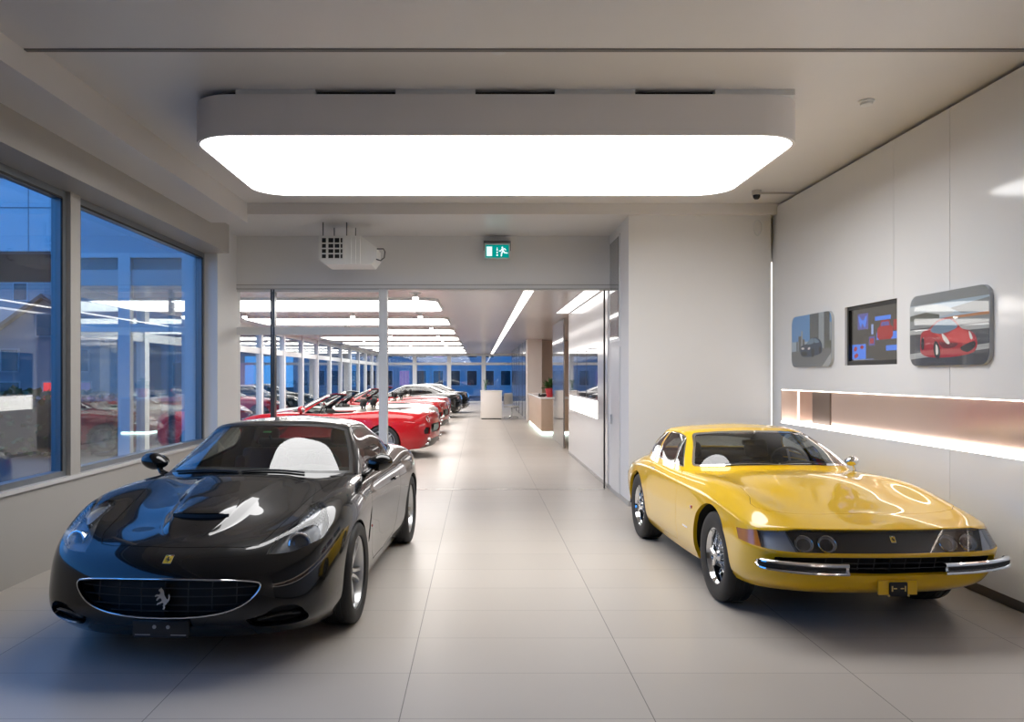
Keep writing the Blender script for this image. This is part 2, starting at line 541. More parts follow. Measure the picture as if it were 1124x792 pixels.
CAL_TOP = [
 [(-1.77,0,.95),(-1.64,0,1.015),(-1.38,0,1.125),(-1.14,0,1.22),(-1.10,0,1.238),(-1.075,0,1.252),(-1.05,0,1.265)],
 [(-1.72,.36,.95),(-1.60,.34,1.01),(-1.34,.31,1.12),(-1.10,.28,1.215),(-1.06,.26,1.235),(-1.02,.15,1.265),(-1.0,0,1.285)],
 [(-1.55,.68,.93),(-1.42,.63,.99),(-1.22,.57,1.10),(-1.02,.49,1.20),(-.98,.46,1.223),(-.92,.28,1.27),(-.88,0,1.30)],
 [(-1.0,.80,.88),(-.98,.76,.95),(-.92,.68,1.09),(-.82,.57,1.22),(-.80,.54,1.248),(-.76,.33,1.293),(-.73,0,1.32)],
 [(-.45,.82,.86),(-.45,.79,.92),(-.46,.70,1.085),(-.48,.58,1.23),(-.49,.55,1.262),(-.50,.33,1.305),(-.52,0,1.33)],
 [(.25,.81,.85),(.22,.785,.91),(.06,.69,1.085),(-.14,.58,1.235),(-.17,.555,1.265),(-.27,.33,1.308),(-.32,0,1.331)],
 [(.62,.775,.875),(.52,.745,.935),(.23,.658,1.095),(-.02,.572,1.245),(-.08,.545,1.268),(-.19,.32,1.306),(-.24,0,1.328)],
 [(.84,.592,.89),(.72,.575,.950),(.375,.518,1.122),(.05,.455,1.270),(-.02,.435,1.288),(-.11,.26,1.308),(-.16,0,1.323)],
 [(.925,.32,.896),(.80,.315,.957),(.44,.29,1.135),(.10,.26,1.288),(.03,.25,1.303),(-.04,.16,1.312),(-.09,0,1.319)],
 [(.955,0,.901),(.83,0,.962),(.465,0,1.140),(.12,0,1.294),(.05,0,1.307),(.0,0,1.311),(-.05,0,1.316)],
]
DAY_BODY = [
 [(-2.12,0,.33),(-2.18,0,.40),(-2.22,0,.50),(-2.24,0,.62),(-2.19,0,.71),(-2.14,0,.735),(-2.10,0,.75),(-2.07,0,.757),(-2.04,0,.762)],
 [(-2.03,.58,.32),(-2.09,.62,.39),(-2.14,.64,.49),(-2.16,.645,.61),(-2.11,.61,.705),(-2.05,.51,.755),(-1.99,.37,.78),(-1.94,.20,.795),(-1.91,0,.80)],
 [(-1.72,.76,.28),(-1.75,.795,.36),(-1.77,.815,.47),(-1.78,.815,.61),(-1.76,.775,.72),(-1.73,.67,.79),(-1.70,.50,.83),(-1.67,.27,.85),(-1.65,0,.86)],
 [(-1.2,.82,.24),(-1.2,.86,.32),(-1.2,.88,.46),(-1.2,.88,.635),(-1.2,.845,.765),(-1.2,.76,.845),(-1.2,.57,.885),(-1.2,.30,.905),(-1.2,0,.915)],
 [(-.75,.80,.20),(-.75,.85,.29),(-.75,.872,.42),(-.75,.88,.575),(-.75,.86,.785),(-.75,.78,.86),(-.75,.57,.87),(-.75,.30,.875),(-.75,0,.875)],
 [(-.2,.80,.19),(-.2,.845,.29),(-.2,.868,.41),(-.2,.878,.562),(-.2,.86,.785),(-.2,.78,.85),(-.2,.57,.86),(-.2,.30,.865),(-.2,0,.865)],
 [(.5,.81,.20),(.5,.85,.30),(.5,.87,.43),(.5,.878,.59),(.5,.86,.775),(.5,.77,.855),(.5,.57,.875),(.5,.30,.893),(.5,0,.90)],
 [(1.2,.82,.24),(1.2,.86,.32),(1.2,.875,.44),(1.2,.88,.60),(1.2,.855,.76),(1.18,.745,.85),(1.15,.55,.845),(1.13,.30,.862),(1.12,0,.868)],
 [(1.54,.80,.255),(1.56,.84,.32),(1.58,.86,.43),(1.585,.868,.575),(1.56,.84,.72),(1.52,.725,.80),(1.47,.53,.80),(1.43,.29,.812),(1.40,0,.82)],
 [(1.77,.74,.26),(1.84,.785,.32),(1.89,.815,.42),(1.915,.835,.562),(1.845,.80,.695),(1.76,.685,.757),(1.68,.50,.768),(1.60,.27,.785),(1.55,0,.795)],
 [(1.90,.60,.265),(1.99,.65,.32),(2.045,.68,.42),(2.085,.695,.552),(1.995,.665,.70),(1.90,.55,.727),(1.81,.41,.745),(1.74,.22,.76),(1.68,0,.77)],
 [(1.98,.35,.265),(2.06,.36,.315),(2.11,.36,.42),(2.15,.365,.548),(2.055,.36,.698),(1.98,.31,.717),(1.90,.23,.735),(1.84,.12,.747),(1.79,0,.757)],
 [(2.0,0,.265),(2.08,0,.315),(2.13,0,.42),(2.17,0,.548),(2.07,0,.697),(2.0,0,.715),(1.93,0,.728),(1.88,0,.74),(1.84,0,.748)],
]
DAY_TOP = [
 [(-1.93,0,.82),(-1.75,0,.88),(-1.55,0,.98),(-1.38,0,1.06),(-1.36,0,1.074),(-1.34,0,1.088),(-1.325,0,1.098)],
 [(-1.90,.30,.82),(-1.72,.29,.88),(-1.52,.275,.98),(-1.36,.25,1.058),(-1.33,.235,1.077),(-1.30,.14,1.11),(-1.28,0,1.128)],
 [(-1.75,.56,.80),(-1.58,.54,.87),(-1.42,.50,.97),(-1.27,.46,1.055),(-1.24,.44,1.078),(-1.2,.27,1.138),(-1.18,0,1.168)],
 [(-1.15,.76,.83),(-1.12,.725,.90),(-1.10,.67,1.01),(-1.05,.60,1.11),(-1.04,.575,1.135),(-1.02,.33,1.183),(-1.0,0,1.205)],
 [(-.6,.81,.84),(-.6,.78,.89),(-.66,.705,1.015),(-.74,.615,1.138),(-.76,.585,1.163),(-.78,.34,1.204),(-.80,0,1.22)],
 [(-.05,.80,.82),(-.10,.77,.875),(-.28,.69,1.005),(-.47,.595,1.13),(-.52,.565,1.157),(-.60,.34,1.205),(-.65,0,1.22)],
 [(.22,.76,.82),(.14,.735,.88),(-.085,.67,1.01),(-.38,.575,1.135),(-.44,.55,1.16),(-.54,.33,1.202),(-.60,0,1.218)],
 [(.40,.57,.845),(.32,.56,.888),(.06,.53,1.036),(-.30,.475,1.160),(-.36,.455,1.178),(-.46,.27,1.20),(-.52,0,1.212)],
 [(.48,.32,.852),(.40,.32,.894),(.13,.31,1.046),(-.27,.285,1.174),(-.34,.27,1.188),(-.41,.17,1.20),(-.47,0,1.208)],
 [(.50,0,.857),(.42,0,.898),(.14,0,1.051),(-.26,0,1.178),(-.33,0,1.19),(-.38,0,1.20),(-.43,0,1.205)],
]
# ------------------------------------------------------------ car assembling
class Skin(Patch):
    def at(self, view, a, b, off=0.0):
        """point and normal of the skin under a 2-D view coordinate; mirrored for negative y"""
        sg = 1
        if view in ('front', 'rear') and a < 0: a, sg = -a, -1
        if view == 'top' and b < 0: b, sg = -b, -1
        r = self.uv([(a, b)], view)
        if not r: return None, None
        p = self.pos([r[0][0]], [r[0][1]])[0]; n = self.nrm([r[0][0]], [r[0][1]])[0]
        p = p + n * off
        return Vector((p[0], p[1] * sg, p[2])), Vector((n[0], n[1] * sg, n[2]))
    def cut(self, name, poly, view, only=None, n=4, ring=None, ring_name='gap'):
        pl = dens(poly, n)
        U = self.uv(pl, view)
        if ring:
            self.knife(U, ring_name, only)
            inner = dens(shrink(poly, ring), n)
            if view == 'top':   # half outlines stay closed on the centre line
                inner = [(b[0], 0.0) if a[1] < 1e-6 else b for a, b in zip(pl, inner)]
            self.knife(self.uv(inner, view), name, [ring_name])
        else:
            self.knife(U, name, only)
        return U
    def rim(self, poly, view, off=0.0, n=3, half=False):
        """3-D line over the skin along an outline (half outlines are mirrored into one loop)"""
        pts = [self.at(view, a, b, off)[0] for a, b in dens(poly, n, closed=not half)]
        pts = [p for p in pts if p is not None]
        if half: pts = pts + [Vector((p.x, -p.y, p.z)) for p in reversed(pts)][1:-1] if abs(pts[-1].y) < 1e-2 and abs(pts[0].y) < 1e-2 else pts
        return pts

def pair(skin, names, part, mat, root, **k):
    """a left and a right piece of the same kind"""
    a = mesh_from(skin.part(names, mirror='left', **k), part, mat, root)
    b = mesh_from(skin.part(names, mirror='right', **k), part, mat, root)
    return [o for o in (a, b) if o]

def arch(cx, cz, r, flat=1.0, n=28, z0=-.1):
    pts = [(cx + r * math.cos(a), cz + r * flat * math.sin(a)) for a in np.linspace(0, PI, n)]
    return pts + [(cx - r, z0), (cx + r, z0)]

def wells(root, mat, xs, cz, r, yo, yi):
    mb = MB()
    for cx in xs:
        for s in (1, -1):
            P = [(cx + r * math.cos(a), cz + r * math.sin(a)) for a in np.linspace(-.08, PI + .08, 24)]
            vs = [(x, s * yo, z) for x, z in P] + [(x, s * yi, z) for x, z in P]
            n = len(P)
            mb.add(vs, [(i, i + 1, n + i + 1, n + i) for i in range(n - 1)], True)
            mb.add([(x, s * yi, z) for x, z in P], [tuple(range(n))])
    return mb.build('wheel_well', mat, root)

def tub(root, ring, z0, mat, top):
    mb = MB()
    R = [Vector(p) for p in ring]
    full = R + [Vector((p.x, -p.y, p.z)) for p in reversed(R)]
    n = len(full)
    dn = [Vector((p.x * .97, p.y * .93, z0)) for p in full]
    mb.add(full + dn, [(i, (i + 1) % n, n + (i + 1) % n, n + i) for i in range(n)], True)
    mb.add(dn, [tuple(range(n))])
    return mb.build('cabin_lining', mat, root)

def pan(root, skin, mat, z):
    v = skin.tv[1]
    P = skin.pos(skin.tu, np.full(len(skin.tu), v))
    full = [Vector((p[0], p[1] * .97, max(p[2], z))) for p in P] + [Vector((p[0], -p[1] * .97, max(p[2], z))) for p in P[::-1]][1:-1]
    m = len(P)
    mb = MB()
    vs = [Vector((p[0], p[1] * .97, p[2])) for p in P] + [Vector((p[0], -p[1] * .97, p[2])) for p in P]
    mb.add(vs, [(i, i + 1, m + i + 1, m + i) for i in range(m - 1)])
    return mb.build('underbody', mat, root)

def seat(root, x, y, z, mat, mat2, w=.46, h=.62, lean=18, head=True):
    def T(o): return Matrix.Translation((x, y, z)) @ o
    mb = MB()
    mb.rbox(-.25, .25, -w / 2, w / 2, .02, .16, .05, 3, T(Matrix.Rotation(math.radians(-6), 4, 'Y')))
    for s in (-1, 1):
        mb.rbox(-.24, .24, s * w / 2 - .045, s * w / 2 + .045, .04, .21, .04, 3, T(Matrix.Rotation(math.radians(-6), 4, 'Y')))
    o = mb.build('seat', mat, root)
    R = T(Matrix.Translation((-.22, 0, .1)) @ Matrix.Rotation(math.radians(-lean), 4, 'Y'))
    b = MB(); b.rbox(-.07, .05, -w / 2 + .02, w / 2 - .02, 0, h, .05, 3, R)
    for s in (-1, 1): b.rbox(-.06, .09, s * (w / 2 - .02) - .045, s * (w / 2 - .02) + .045, .04, h * .85, .04, 3, R)
    b.build('backrest', mat, o)
    if head:
        k = MB(); k.rbox(-.06, .04, -.12, .12, h + .03, h + .20, .045, 3, R)
        for s in (-1, 1): k.cyl(R @ Vector((-.01, s * .05, h - .04)), R @ Vector((-.01, s * .05, h + .06)), .008)
        k.build('headrest', mat2, o)
    return o

def steering(root, x, y, z, r, mat, metal, tilt=25):
    F = Matrix.Translation((x, y, z)) @ Matrix.Rotation(math.radians(90 - tilt), 4, 'Y')
    mb = MB()
    mb.tube([F @ Vector((r * math.cos(a), r * math.sin(a), 0)) for a in np.linspace(0, 2 * PI, 40, endpoint=False)], .014, 8, closed=True)
    o = mb.build('steering_wheel', mat, root)
    s = MB()
    for a in (0, 120, 240):
        a = math.radians(a + 180)
        s.tube([F @ Vector((.03 * math.cos(a), .03 * math.sin(a), 0)), F @ Vector((r * math.cos(a), r * math.sin(a), 0))], .012, 6, flat=.4)
    s.lathe([(0, .02), (.05, .012), (.06, -.02), (.03, -.1), (0, -.1)], 20, F)
    s.build('wheel_hub', metal, o)
    return o

def tyre_mesh(R, w, rr, mat, parent, tread=True):
    hw = w / 2
    sh = R * .045
    prof = [(rr, -hw * .80), (rr + .006, -hw * .92), ((rr + R) / 2, -hw * 1.03), (R - sh * 1.3, -hw * .97), (R - sh * .35, -hw * .86), (R, -hw * .70)]
    for k, g in enumerate((-.48, -.16, .16, .48)):
        if tread: prof += [(R, hw * (g - .03)), (R - .006, hw * (g - .028)), (R - .006, hw * (g + .028)), (R, hw * (g + .03))]
    prof += [(R, hw * .70), (R - sh * .35, hw * .86), (R - sh * 1.3, hw * .97), ((rr + R) / 2, hw * 1.03), (rr + .006, hw * .92), (rr, hw * .80)]
    mb = MB(); mb.lathe(prof, 56)
    return mb.build('tyre', mat, parent, auto=40)

def rot_axle(side):
    # local z of a lathe -> outward along +-y
    return Matrix.Rotation(-PI / 2 * side, 4, 'X')

def put_mesh(o, x, y, z, side):
    o.matrix_local = Matrix.Translation((x, y, z)) @ rot_axle(side)

def wheel_alloy(root, x, y, R, w, rr, side, M, copy_of=None):
    if copy_of is not None:
        c = copy_tree(copy_of, root); put_mesh(c, x, y, R, side); return c
    hw = w / 2; e = hw * .80
    mb = MB()
    mb.lathe([(rr - .004, -e), (rr + .004, -e), (rr - .022, -e + .03), (rr - .03, 0), (rr - .022, e - .04), (rr - .016, e - .015), (rr - .006, e + .002), (rr + .006, e + .002), (rr + .006, e - .01)], 64)
    rim = mb.build('wheel', M['alloy'], root)
    put_mesh(rim, x, y, R, side)
    sp = MB()
    zh = e - .045; zr = e - .022
    for k in range(5):
        a = 2 * PI * k / 5 + .31
        for s in (-1, 1):
            def P(r, t, z): return Vector((r * math.cos(a) - t * math.sin(a), r * math.sin(a) + t * math.cos(a), z))
            rs = [(.03, .016, .034, zh), (.07, .016, .036, zh + .008), (.13, .021, .026, zh + .018), (rr - .06, .033, .024, zr), (rr - .012, .042, .034, zr + .002)]
            vs = []
            for r, c, ww, z in rs:
                vs += [P(r, s * c - ww / 2, z - .010), P(r, s * c - ww / 3, z), P(r, s * c + ww / 3, z), P(r, s * c + ww / 2, z - .010), P(r, s * c + ww / 2, z - .04), P(r, s * c - ww / 2, z - .04)]
            fs = []
            for i in range(len(rs) - 1):
                for q in range(6): fs.append((i * 6 + q, i * 6 + (q + 1) % 6, i * 6 + 6 + (q + 1) % 6, i * 6 + 6 + q))
            sp.add(vs, fs, True)
    sp.lathe([(.075, zh - .04), (.078, zh - .012), (.062, zh - .004), (.03, zh - .002)], 32)
    sp.build('spokes', M['alloy'], rim, auto=30)
    cp = MB(); cp.lathe([(.032, zh - .01), (.033, zh + .006), (.028, zh + .012), (0, zh + .013)], 24); cp.build('hub_cap', M['cap'], rim)
    bo = MB()
    for k in range(5):
        a = 2 * PI * (k + .5) / 5 + .31
        c = Vector((.056 * math.cos(a), .056 * math.sin(a), 0))
        bo.cyl(c + Vector((0, 0, zh - .02)), c + Vector((0, 0, zh + .006)), .009, 6)
    bo.build('wheel_bolts', M['chrome'], rim)
    bd = MB(); bd.lathe([(.07, -.02), (.185, -.02), (.185, .01), (.07, .01)], 40, closed=True)
    bd.build('brake_disc', M['steel'], rim)
    bk = MB(); bk.lathe([(0, -.05), (rr - .03, -.05)], 40); bk.build('inner_barrel', M['black'], rim)
    tyre_mesh(R, w, rr, M['tyre'], rim)
    return rim

def wheel_wire(root, x, y, R, w, rr, side, M, copy_of=None):
    if copy_of is not None:
        c = copy_tree(copy_of, root); put_mesh(c, x, y, R, side); return c
    hw = w / 2; e = hw * .82
    mb = MB()
    mb.lathe([(rr + .004, -e), (rr - .02, -e + .01), (rr - .028, 0), (rr - .028, e - .10), (rr - .020, e - .06), (rr - .019, e - .03), (rr - .010, e - .012), (rr - .002, e + .004), (rr + .008, e + .004), (rr + .008, e - .008)], 72)
    rim = mb.build('wheel', M['chrome'], root, auto=50)
    put_mesh(rim, x, y, R, side)
    sp = MB()
    zr_ = e - .085
    for k in range(40):
        a = 2 * PI * k / 40
        d = .35 if k % 2 else -.35
        z0, z1 = (e - .035, zr_) if k % 4 < 2 else (e - .10, zr_ + .02)
        p = Vector((.05 * math.cos(a + d), .05 * math.sin(a + d), z0)); q = Vector(((rr - .028) * math.cos(a), (rr - .028) * math.sin(a), z1))
        sp.tube([p, q], .0038, 5)
    sp.build('wire_spokes', M['chrome'], rim)
    hb = MB()
    hb.lathe([(.050, e - .13), (.046, e - .09), (.040, e - .03), (.043, e - .02), (.038, e - .008), (.026, e), (.020, e + .010), (0, e + .012)], 36)
    hb.build('hub', M['chrome'], rim)
    kn = MB()
    for k in range(3):
        a = 2 * PI * k / 3 + .5
        P = lambda r, t, z: Vector((r * math.cos(a) - t * math.sin(a), r * math.sin(a) + t * math.cos(a), z))
        vs = []
        for r, t, z in ((.012, .016, e + .004), (.045, .012, e + .010), (.074, .007, e + .012)):
            vs += [P(r, -t, z - .004), P(r, -t * .5, z + .008), P(r, t * .5, z + .008), P(r, t, z - .004)]
        fs = []
        for i in range(2):
            for q in range(4): fs.append((i * 4 + q, i * 4 + (q + 1) % 4, i * 4 + 4 + (q + 1) % 4, i * 4 + 4 + q))
        fs.append((8, 9, 10, 11))
        kn.add(vs, fs, True)
    kn.build('knock_off_spinner', M['chrome'], rim)
    bd = MB(); bd.lathe([(.06, -.03), (.145, -.03), (.145, -.005), (.06, -.005)], 40, closed=True); bd.build('brake_disc', M['steel'], rim)
    bk = MB(); bk.lathe([(0, -.06), (rr - .03, -.06)], 40); bk.build('inner_barrel', M['black'], rim)
    tyre_mesh(R, w, rr, M['tyre'], rim)
    return rim

HORSE = [(2.2,12.0),(2.6,12.9),(3.6,13.4),(4.2,14.2),(4.7,13.3),(5.6,12.4),(6.1,11),(6.3,9.4),(7.2,7.8),(8.0,6.6),(8.7,6.6),(9.1,7.6),(8.9,9.2),(9.5,10.2),(10.1,8.4),(9.8,6.2),(9.0,4.9),(8.3,4.4),(7.7,3.4),(6.8,2.6),(7.0,1.2),(6.3,0),(5.2,.1),(5.8,1.1),(5.5,2.5),(6.0,3.9),(5.0,4.3),(3.4,3.5),(2.2,3.3),(1.9,2.5),(1.2,2.9),(1.9,4.1),(3.4,4.6),(4.6,5.6),(4.4,6.6),(3.7,7.3),(2.5,6.6),(1.5,5.5),(.8,5.9),(1.6,7.3),(2.8,8.3),(1.2,8.5),(.2,7.9),(0,8.8),(1.2,9.7),(3.0,9.6),(3.6,10.6),(3.3,11.4)]
def horse(root, o, n, h, mat, name='horse_emblem', t=.006, left=True, parent=None):
    """rearing horse cut from sheet metal, standing on the surface point o with outward normal n"""
    n = Vector(n).normalized(); ex = Vector((0, 0, 1)).cross(n).normalized(); ey = n.cross(ex)
    s = h / 14.2
    F = frame(o, ex, ey)
    P = [((x - 5) * s, (y - 7) * s) for x, y in HORSE]
    mb = MB(); mb.prism(P[::-1], 0, t, F)
    return mb.build(name, mat, parent or root)

def shield_badge(root, o, n, w, h, M, parent=None):
    n = Vector(n).normalized(); ex = Vector((0, 0, 1)).cross(n).normalized(); ey = n.cross(ex)
    F = frame(Vector(o) - n * .004, ex, ey)
    mb = MB(); mb.prism(rrect(-w / 2, w / 2, -h / 2, h / 2, w * .08), 0, .008, F)
    b = mb.build('bonnet_badge', M['chrome'], root)
    mb = MB(); mb.prism(rrect(-w * .44, w * .44, -h * .45, h * .36, w * .05), 0, .0092, F); mb.build('badge_field', M['badge_yellow'], b)
    mb = MB()
    for k, c in enumerate(('g', 'w', 'r')):
        mb.cur = k
        mb.prism([(-w * .44 + w * .293 * k, h * .37), (-w * .44 + w * .293 * (k + 1), h * .37), (-w * .44 + w * .293 * (k + 1), h * .45), (-w * .44 + w * .293 * k, h * .45)], 0, .0091, F)
    mb.build('badge_stripe', [M['green'], M['white'], M['red_lens']], b)
    horse(None, Vector(o) + n * .0055 - ey * h * .05, n, h * .66, M['black'], 'badge_horse', .0012, parent=b)
    return b

def mirror_cal(root, s, M):
    """door mirror on a curved arm, s = +1 left side"""
    sh = MB()
    c = Vector((.40, s * .925, 1.0))
    sh.sphere((0, 0, 0), 1, 24, (.072, .110, .070))
    for i, v in enumerate(sh.v):
        x, y, z = v
        f = 1.0 - .25 * max(0, -s * y / .110)
        if x < -.03: x = -.03
        sh.v[i] = (c.x + x * 1.15, c.y + y, c.z + z * f + .012 * (s * y / .110))
    o = sh.build('wing_mirror', M['paint'], root)
    a = MB()
    a.tube(cr_open([(.47, s * .80, .905), (.46, s * .84, .925), (.43, s * .875, .96), (.41, s * .905, .98)], 5), [.030] * 6 + [.026] * 6 + [.022] * 4, 10, flat=.75)
    a.build('mirror_arm', M['paint'], o)
    g = MB(); g.prism([(.105 * math.cos(t), .058 * math.sin(t)) for t in np.linspace(0, 2 * PI, 28, endpoint=False)], 0, .004, frame((.367, c.y, c.z), (0, -1, 0), (0, 0, 1)))
    g.build('mirror_glass', M['mirror'], o)
    return o

def build_cal(root, M, open_top=False):
    B = Skin(CAL_BODY, crease=(7, 8)); T = Skin(CAL_TOP, crease=(3,))
    # --- cabin opening
    v0 = T.kv[0] + .62 * (T.kv[1] - T.kv[0])
    us = np.linspace(0, T.ku[-1], 60)
    ring = T.pos(us, np.full(60, v0))
    B.knife(B.uv([(p[0], max(p[1], 0)) for p in ring] + [(0.2, 0), (-.6, 0)], 'top'), 'hole')
    # --- panels
    B.cut('bonnet', [(2.085, 0), (2.08, .2), (2.07, .40), (2.045, .485), (1.955, .523), (1.63, .570), (1.34, .603), (.86, .69), (.74, .70), (.72, .69), (.82, .57), (.90, .40), (.95, .2), (.965, 0)], 'top', ['body'], 4, .005)
    B.cut('door', [(.62, .33), (.655, .52), (.66, .70), (.62, .84), (.55, .885), (.0, .895), (-.56, .905), (-.64, .86), (-.68, .72), (-.66, .55), (-.58, .38), (-.46, .27), (.0, .235), (.5, .25)], 'side', ['body'], 4, .005)
    B.cut('boot', [(-2.13, 0), (-2.10, .3), (-2.02, .50), (-1.90, .56), (-1.75, .58), (-1.68, .55), (-1.70, .3), (-1.72, 0)], 'top', ['body'], 4, .005)
    lamp = cr_closed([(2.105, .552), (2.075, .64), (2.03, .71), (1.95, .78), (1.85, .835), (1.765, .842), (1.68, .818), (1.54, .76), (1.48, .70), (1.56, .655), (1.75, .64), (1.92, .592), (2.03, .56)], 4, (0,))
    B.cut('lamp', lamp, 'top', ['body', 'bonnet', 'gap'], 1)
    B.cut('lampchrome', cr_closed([(1.82, .66), (1.62, .672), (1.53, .708), (1.57, .745), (1.68, .765), (1.76, .745), (1.80, .71), (1.86, .68)], 3), 'top', ['lamp'], 1)
    mouth = cr_closed([(0, .527), (.2, .525), (.4, .516), (.50, .505), (.545, .488), (.535, .445), (.48, .39), (.40, .352), (.30, .328), (.15, .313), (0, .309)], 4, (0, 10))
    mouth = mouth[:40] + [(0, .309)]
    B.cut('mouth', mouth, 'front', ['body'], 1)
    intake = cr_closed([(.47, .287), (.52, .238), (.66, .226), (.77, .238), (.79, .275), (.765, .325), (.72, .352), (.64, .350), (.56, .310)], 4, (0, 5))
    B.cut('intake', intake, 'front', ['body'], 1)
    B.cut('lower', [(0, .262), (.44, .258), (.50, .215), (.50, .1), (0, .1)], 'front', ['body'], 4)
    B.cut('vent', cr_closed([(.90, .50), (.74, .66), (.68, .70), (.70, .63), (.80, .50), (.88, .46)], 3, (0, 2)), 'side', ['body'], 1)
    B.cut('sill', [(-.9, .10), (-.9, .215), (-.3, .205), (.5, .205), (.95, .235), (.95, .10)], 'side', ['body', 'door', 'gap'], 4)
    for cx in (1.335, -1.335): B.cut('archcut', arch(cx, .335, .372), 'side', ['body', 'door', 'gap', 'sill', 'lower'], 1)
    # tail
    B.cut('taillamp', [(.575 + .062 * math.cos(a), .80 + .062 * math.sin(a)) for a in np.linspace(0, 2 * PI, 24, endpoint=False)], 'rear', ['body'], 1)
    B.cut('recess', cr_closed([(0, .70), (.36, .70), (.44, .66), (.40, .53), (0, .52)], 3, (0, 4))[:12] + [(0, .52)], 'rear', ['body'], 2)
    B.cut('meshvent', [(.50, .63), (.70, .64), (.76, .58), (.74, .50), (.52, .50)], 'rear', ['body'], 3)
    B.cut('pipebox', rrect(.50, .60, .24, .44, .03, 4), 'rear', ['body'], 1)
    B.cut('diffuser', [(0, .40), (.46, .38), (.47, .24), (.70, .22), (.70, .1), (0, .1)], 'rear', ['body'], 4)
    # --- skins to objects
    mesh_from(B.part(['body'], skirt=.03), 'body', M['paint'], root)
    mesh_from(B.part('bonnet', skirt=.02), 'bonnet', M['paint'], root)
    mesh_from(B.part('boot', skirt=.02), 'boot_lid', M['paint'], root)
    mesh_from(B.part('sill', skirt=.02), 'sill', M['paint'], root)
    mesh_from(B.part('gap', off=-.012), 'shut_line', M['black'], root)
    doors = pair(B, 'door', 'door', M['paint'], root, skirt=.02)
    for s, d in zip((1, -1), doors):
        h = MB(); p, n = B.at('side', -.42, .76)
        h.rbox(-.53, -.33, s * (p.y + .012) - .010, s * (p.y + .012) + .010, .765, .785, .008, 2); h.build('door_handle', M['paint'], d)
    mesh_from(B.part('lower', skirt=.02), 'front_splitter', M['satin_black'], root)
    covers = pair(B, ['lamp', 'lampchrome'], 'headlight', M['lens'], root)
    for s, cv, mir in zip((1, -1), covers, ('left', 'right')):
        mesh_from(B.part('lamp', mirror=mir, off=-.045, skirt=-.04), 'lamp_housing', M['lamp_dark'], cv)
        mesh_from(B.part('lampchrome', mirror=mir, off=-.03, skirt=.02), 'reflector', M['lamp_chrome'], cv)
        c = Vector((1.935, s * .705, .668)); d = Vector((.93, s * .22, .28)).normalized()
        F = frame(c, d.orthogonal(), d.cross(d.orthogonal()))
        mb = MB(); mb.lathe([(.070, -.05), (.070, .0), (.066, .010), (.058, .013), (.050, .005), (.047, -.01)], 32, F); mb.build('projector_ring', M['chrome'], cv)
        mb = MB(); mb.sphere((0, 0, 0), .05, 24, (1, 1, .55), None)
        mb.v = [tuple(F @ (Vector(v) + Vector((0, 0, -.012)))) for v in mb.v]; mb.build('projector_lens', M['bulb_lens'], cv)
        mb = MB()
        for k in range(7):
            t = k / 6
            p, n = B.at('top', 1.84 - .30 * t, s * (.665 + .035 * t), -.022)
            mb.sphere(tuple(p), .009, 10)
        mb.build('running_lamp', M['lamp_chrome'], cv)
        mb = MB()
        for i in range(6):
            for j in range(4):
                p, n = B.at('top', 1.74 - .03 * i + .008 * j, s * (.735 + .018 * j + .008 * i), -.038)
                if p: mb.sphere(tuple(p), .006, 8)
        mb.build('indicator_bulb', M['lamp_dark'], cv)
    # --- nose
    g = mesh_from(B.part('mouth', off=-.10, skirt=-.066), 'grille', M['black'], root)
    bars = MB()
    for z in (.475, .427, .378, .340):
        ww = .53 if z > .46 else (.515 if z > .42 else (.45 if z > .36 else .33))
        pts = [B.at('front', y, z, -.035)[0] for y in np.linspace(-ww, ww, 21)]
        bars.tube([p for p in pts if p], .0038, 6)
    for y in (-.42, -.28, -.14, 0, .14, .28, .42):
        z1 = .515; z0 = .32 if abs(y) < .2 else (.335 if abs(y) < .3 else .375)
        pts = [B.at('front', y, z, -.042)[0] for z in np.linspace(z0, z1, 5)]
        bars.tube([p for p in pts if p], .0035, 6)
    bars.build('grille_bars', M['grille_bar'], g)
    sr = MB(); half = [B.at('front', max(a, 0.0), b, .002)[0] for a, b in mouth]
    half = [p for p in half if p]
    loop = half + [Vector((p.x, -p.y, p.z)) for p in reversed(half)]
    loop = [p for i, p in enumerate(loop) if (p - loop[i - 1]).length > 1e-3]
    sr.tube(loop, .0048, 8, closed=True); sr.build('grille_surround', M['chrome'], g)
    p, n = B.at('front', 0, .418, -.02)
    horse(root, p, n, .125, M['chrome'], parent=g)
    p, n = B.at('front', 0, .622)
    shield_badge(root, p, n, .052, .068, M)
    pair(B, 'intake', 'side_intake', M['black'], root, off=-.09, skirt=-.055)
    for s in (1, -1):
        mb = MB(); pts = [B.at('front', s * y, z, -.03)[0] for y, z in ((.53, .262), (.62, .285), (.70, .29), (.76, .28))]
        mb.tube([q for q in pts if q], .012, 8); mb.build('intake_blade', M['paint'], root)
    pl = MB(); pl.rbox(2.275, 2.300, -.165, .165, .198, .298, .006, 2); pl = pl.build('plate_holder', M['satin_black'], root)
    b = MB()
    for y in (-.035, .045): b.cyl((2.299, y, .262), (2.304, y, .262), .011, 12)
    b.build('plate_screw', M['steel'], pl)
    b = MB(); b.box(2.2995, 2.3015, -.15, -.06, .214, .219).box(2.2995, 2.3015, .06, .15, .214, .219); b.build('plate_lettering', M['steel'], pl)
    # scoop on the bonnet bulge
    sc = MB()
    n_ = 14
    rows = []
    for i, (x, dz) in enumerate(((1.44, .002), (1.54, .012), (1.64, .024), (1.72, .032), (1.737, .029), (1.732, .020), (1.68, .010))):
        r = []
        for k in range(n_ + 1):
            y = -.20 + .40 * k / n_
            q = B.at('top', x, y)[0]
            e = 1 - abs(y / .20) ** 6
            r.append(q + Vector((-.02 * (y / .2) ** 2, 0, dz * max(e, .05))))
        rows.append(r)
    vs = [p for r in rows for p in r]
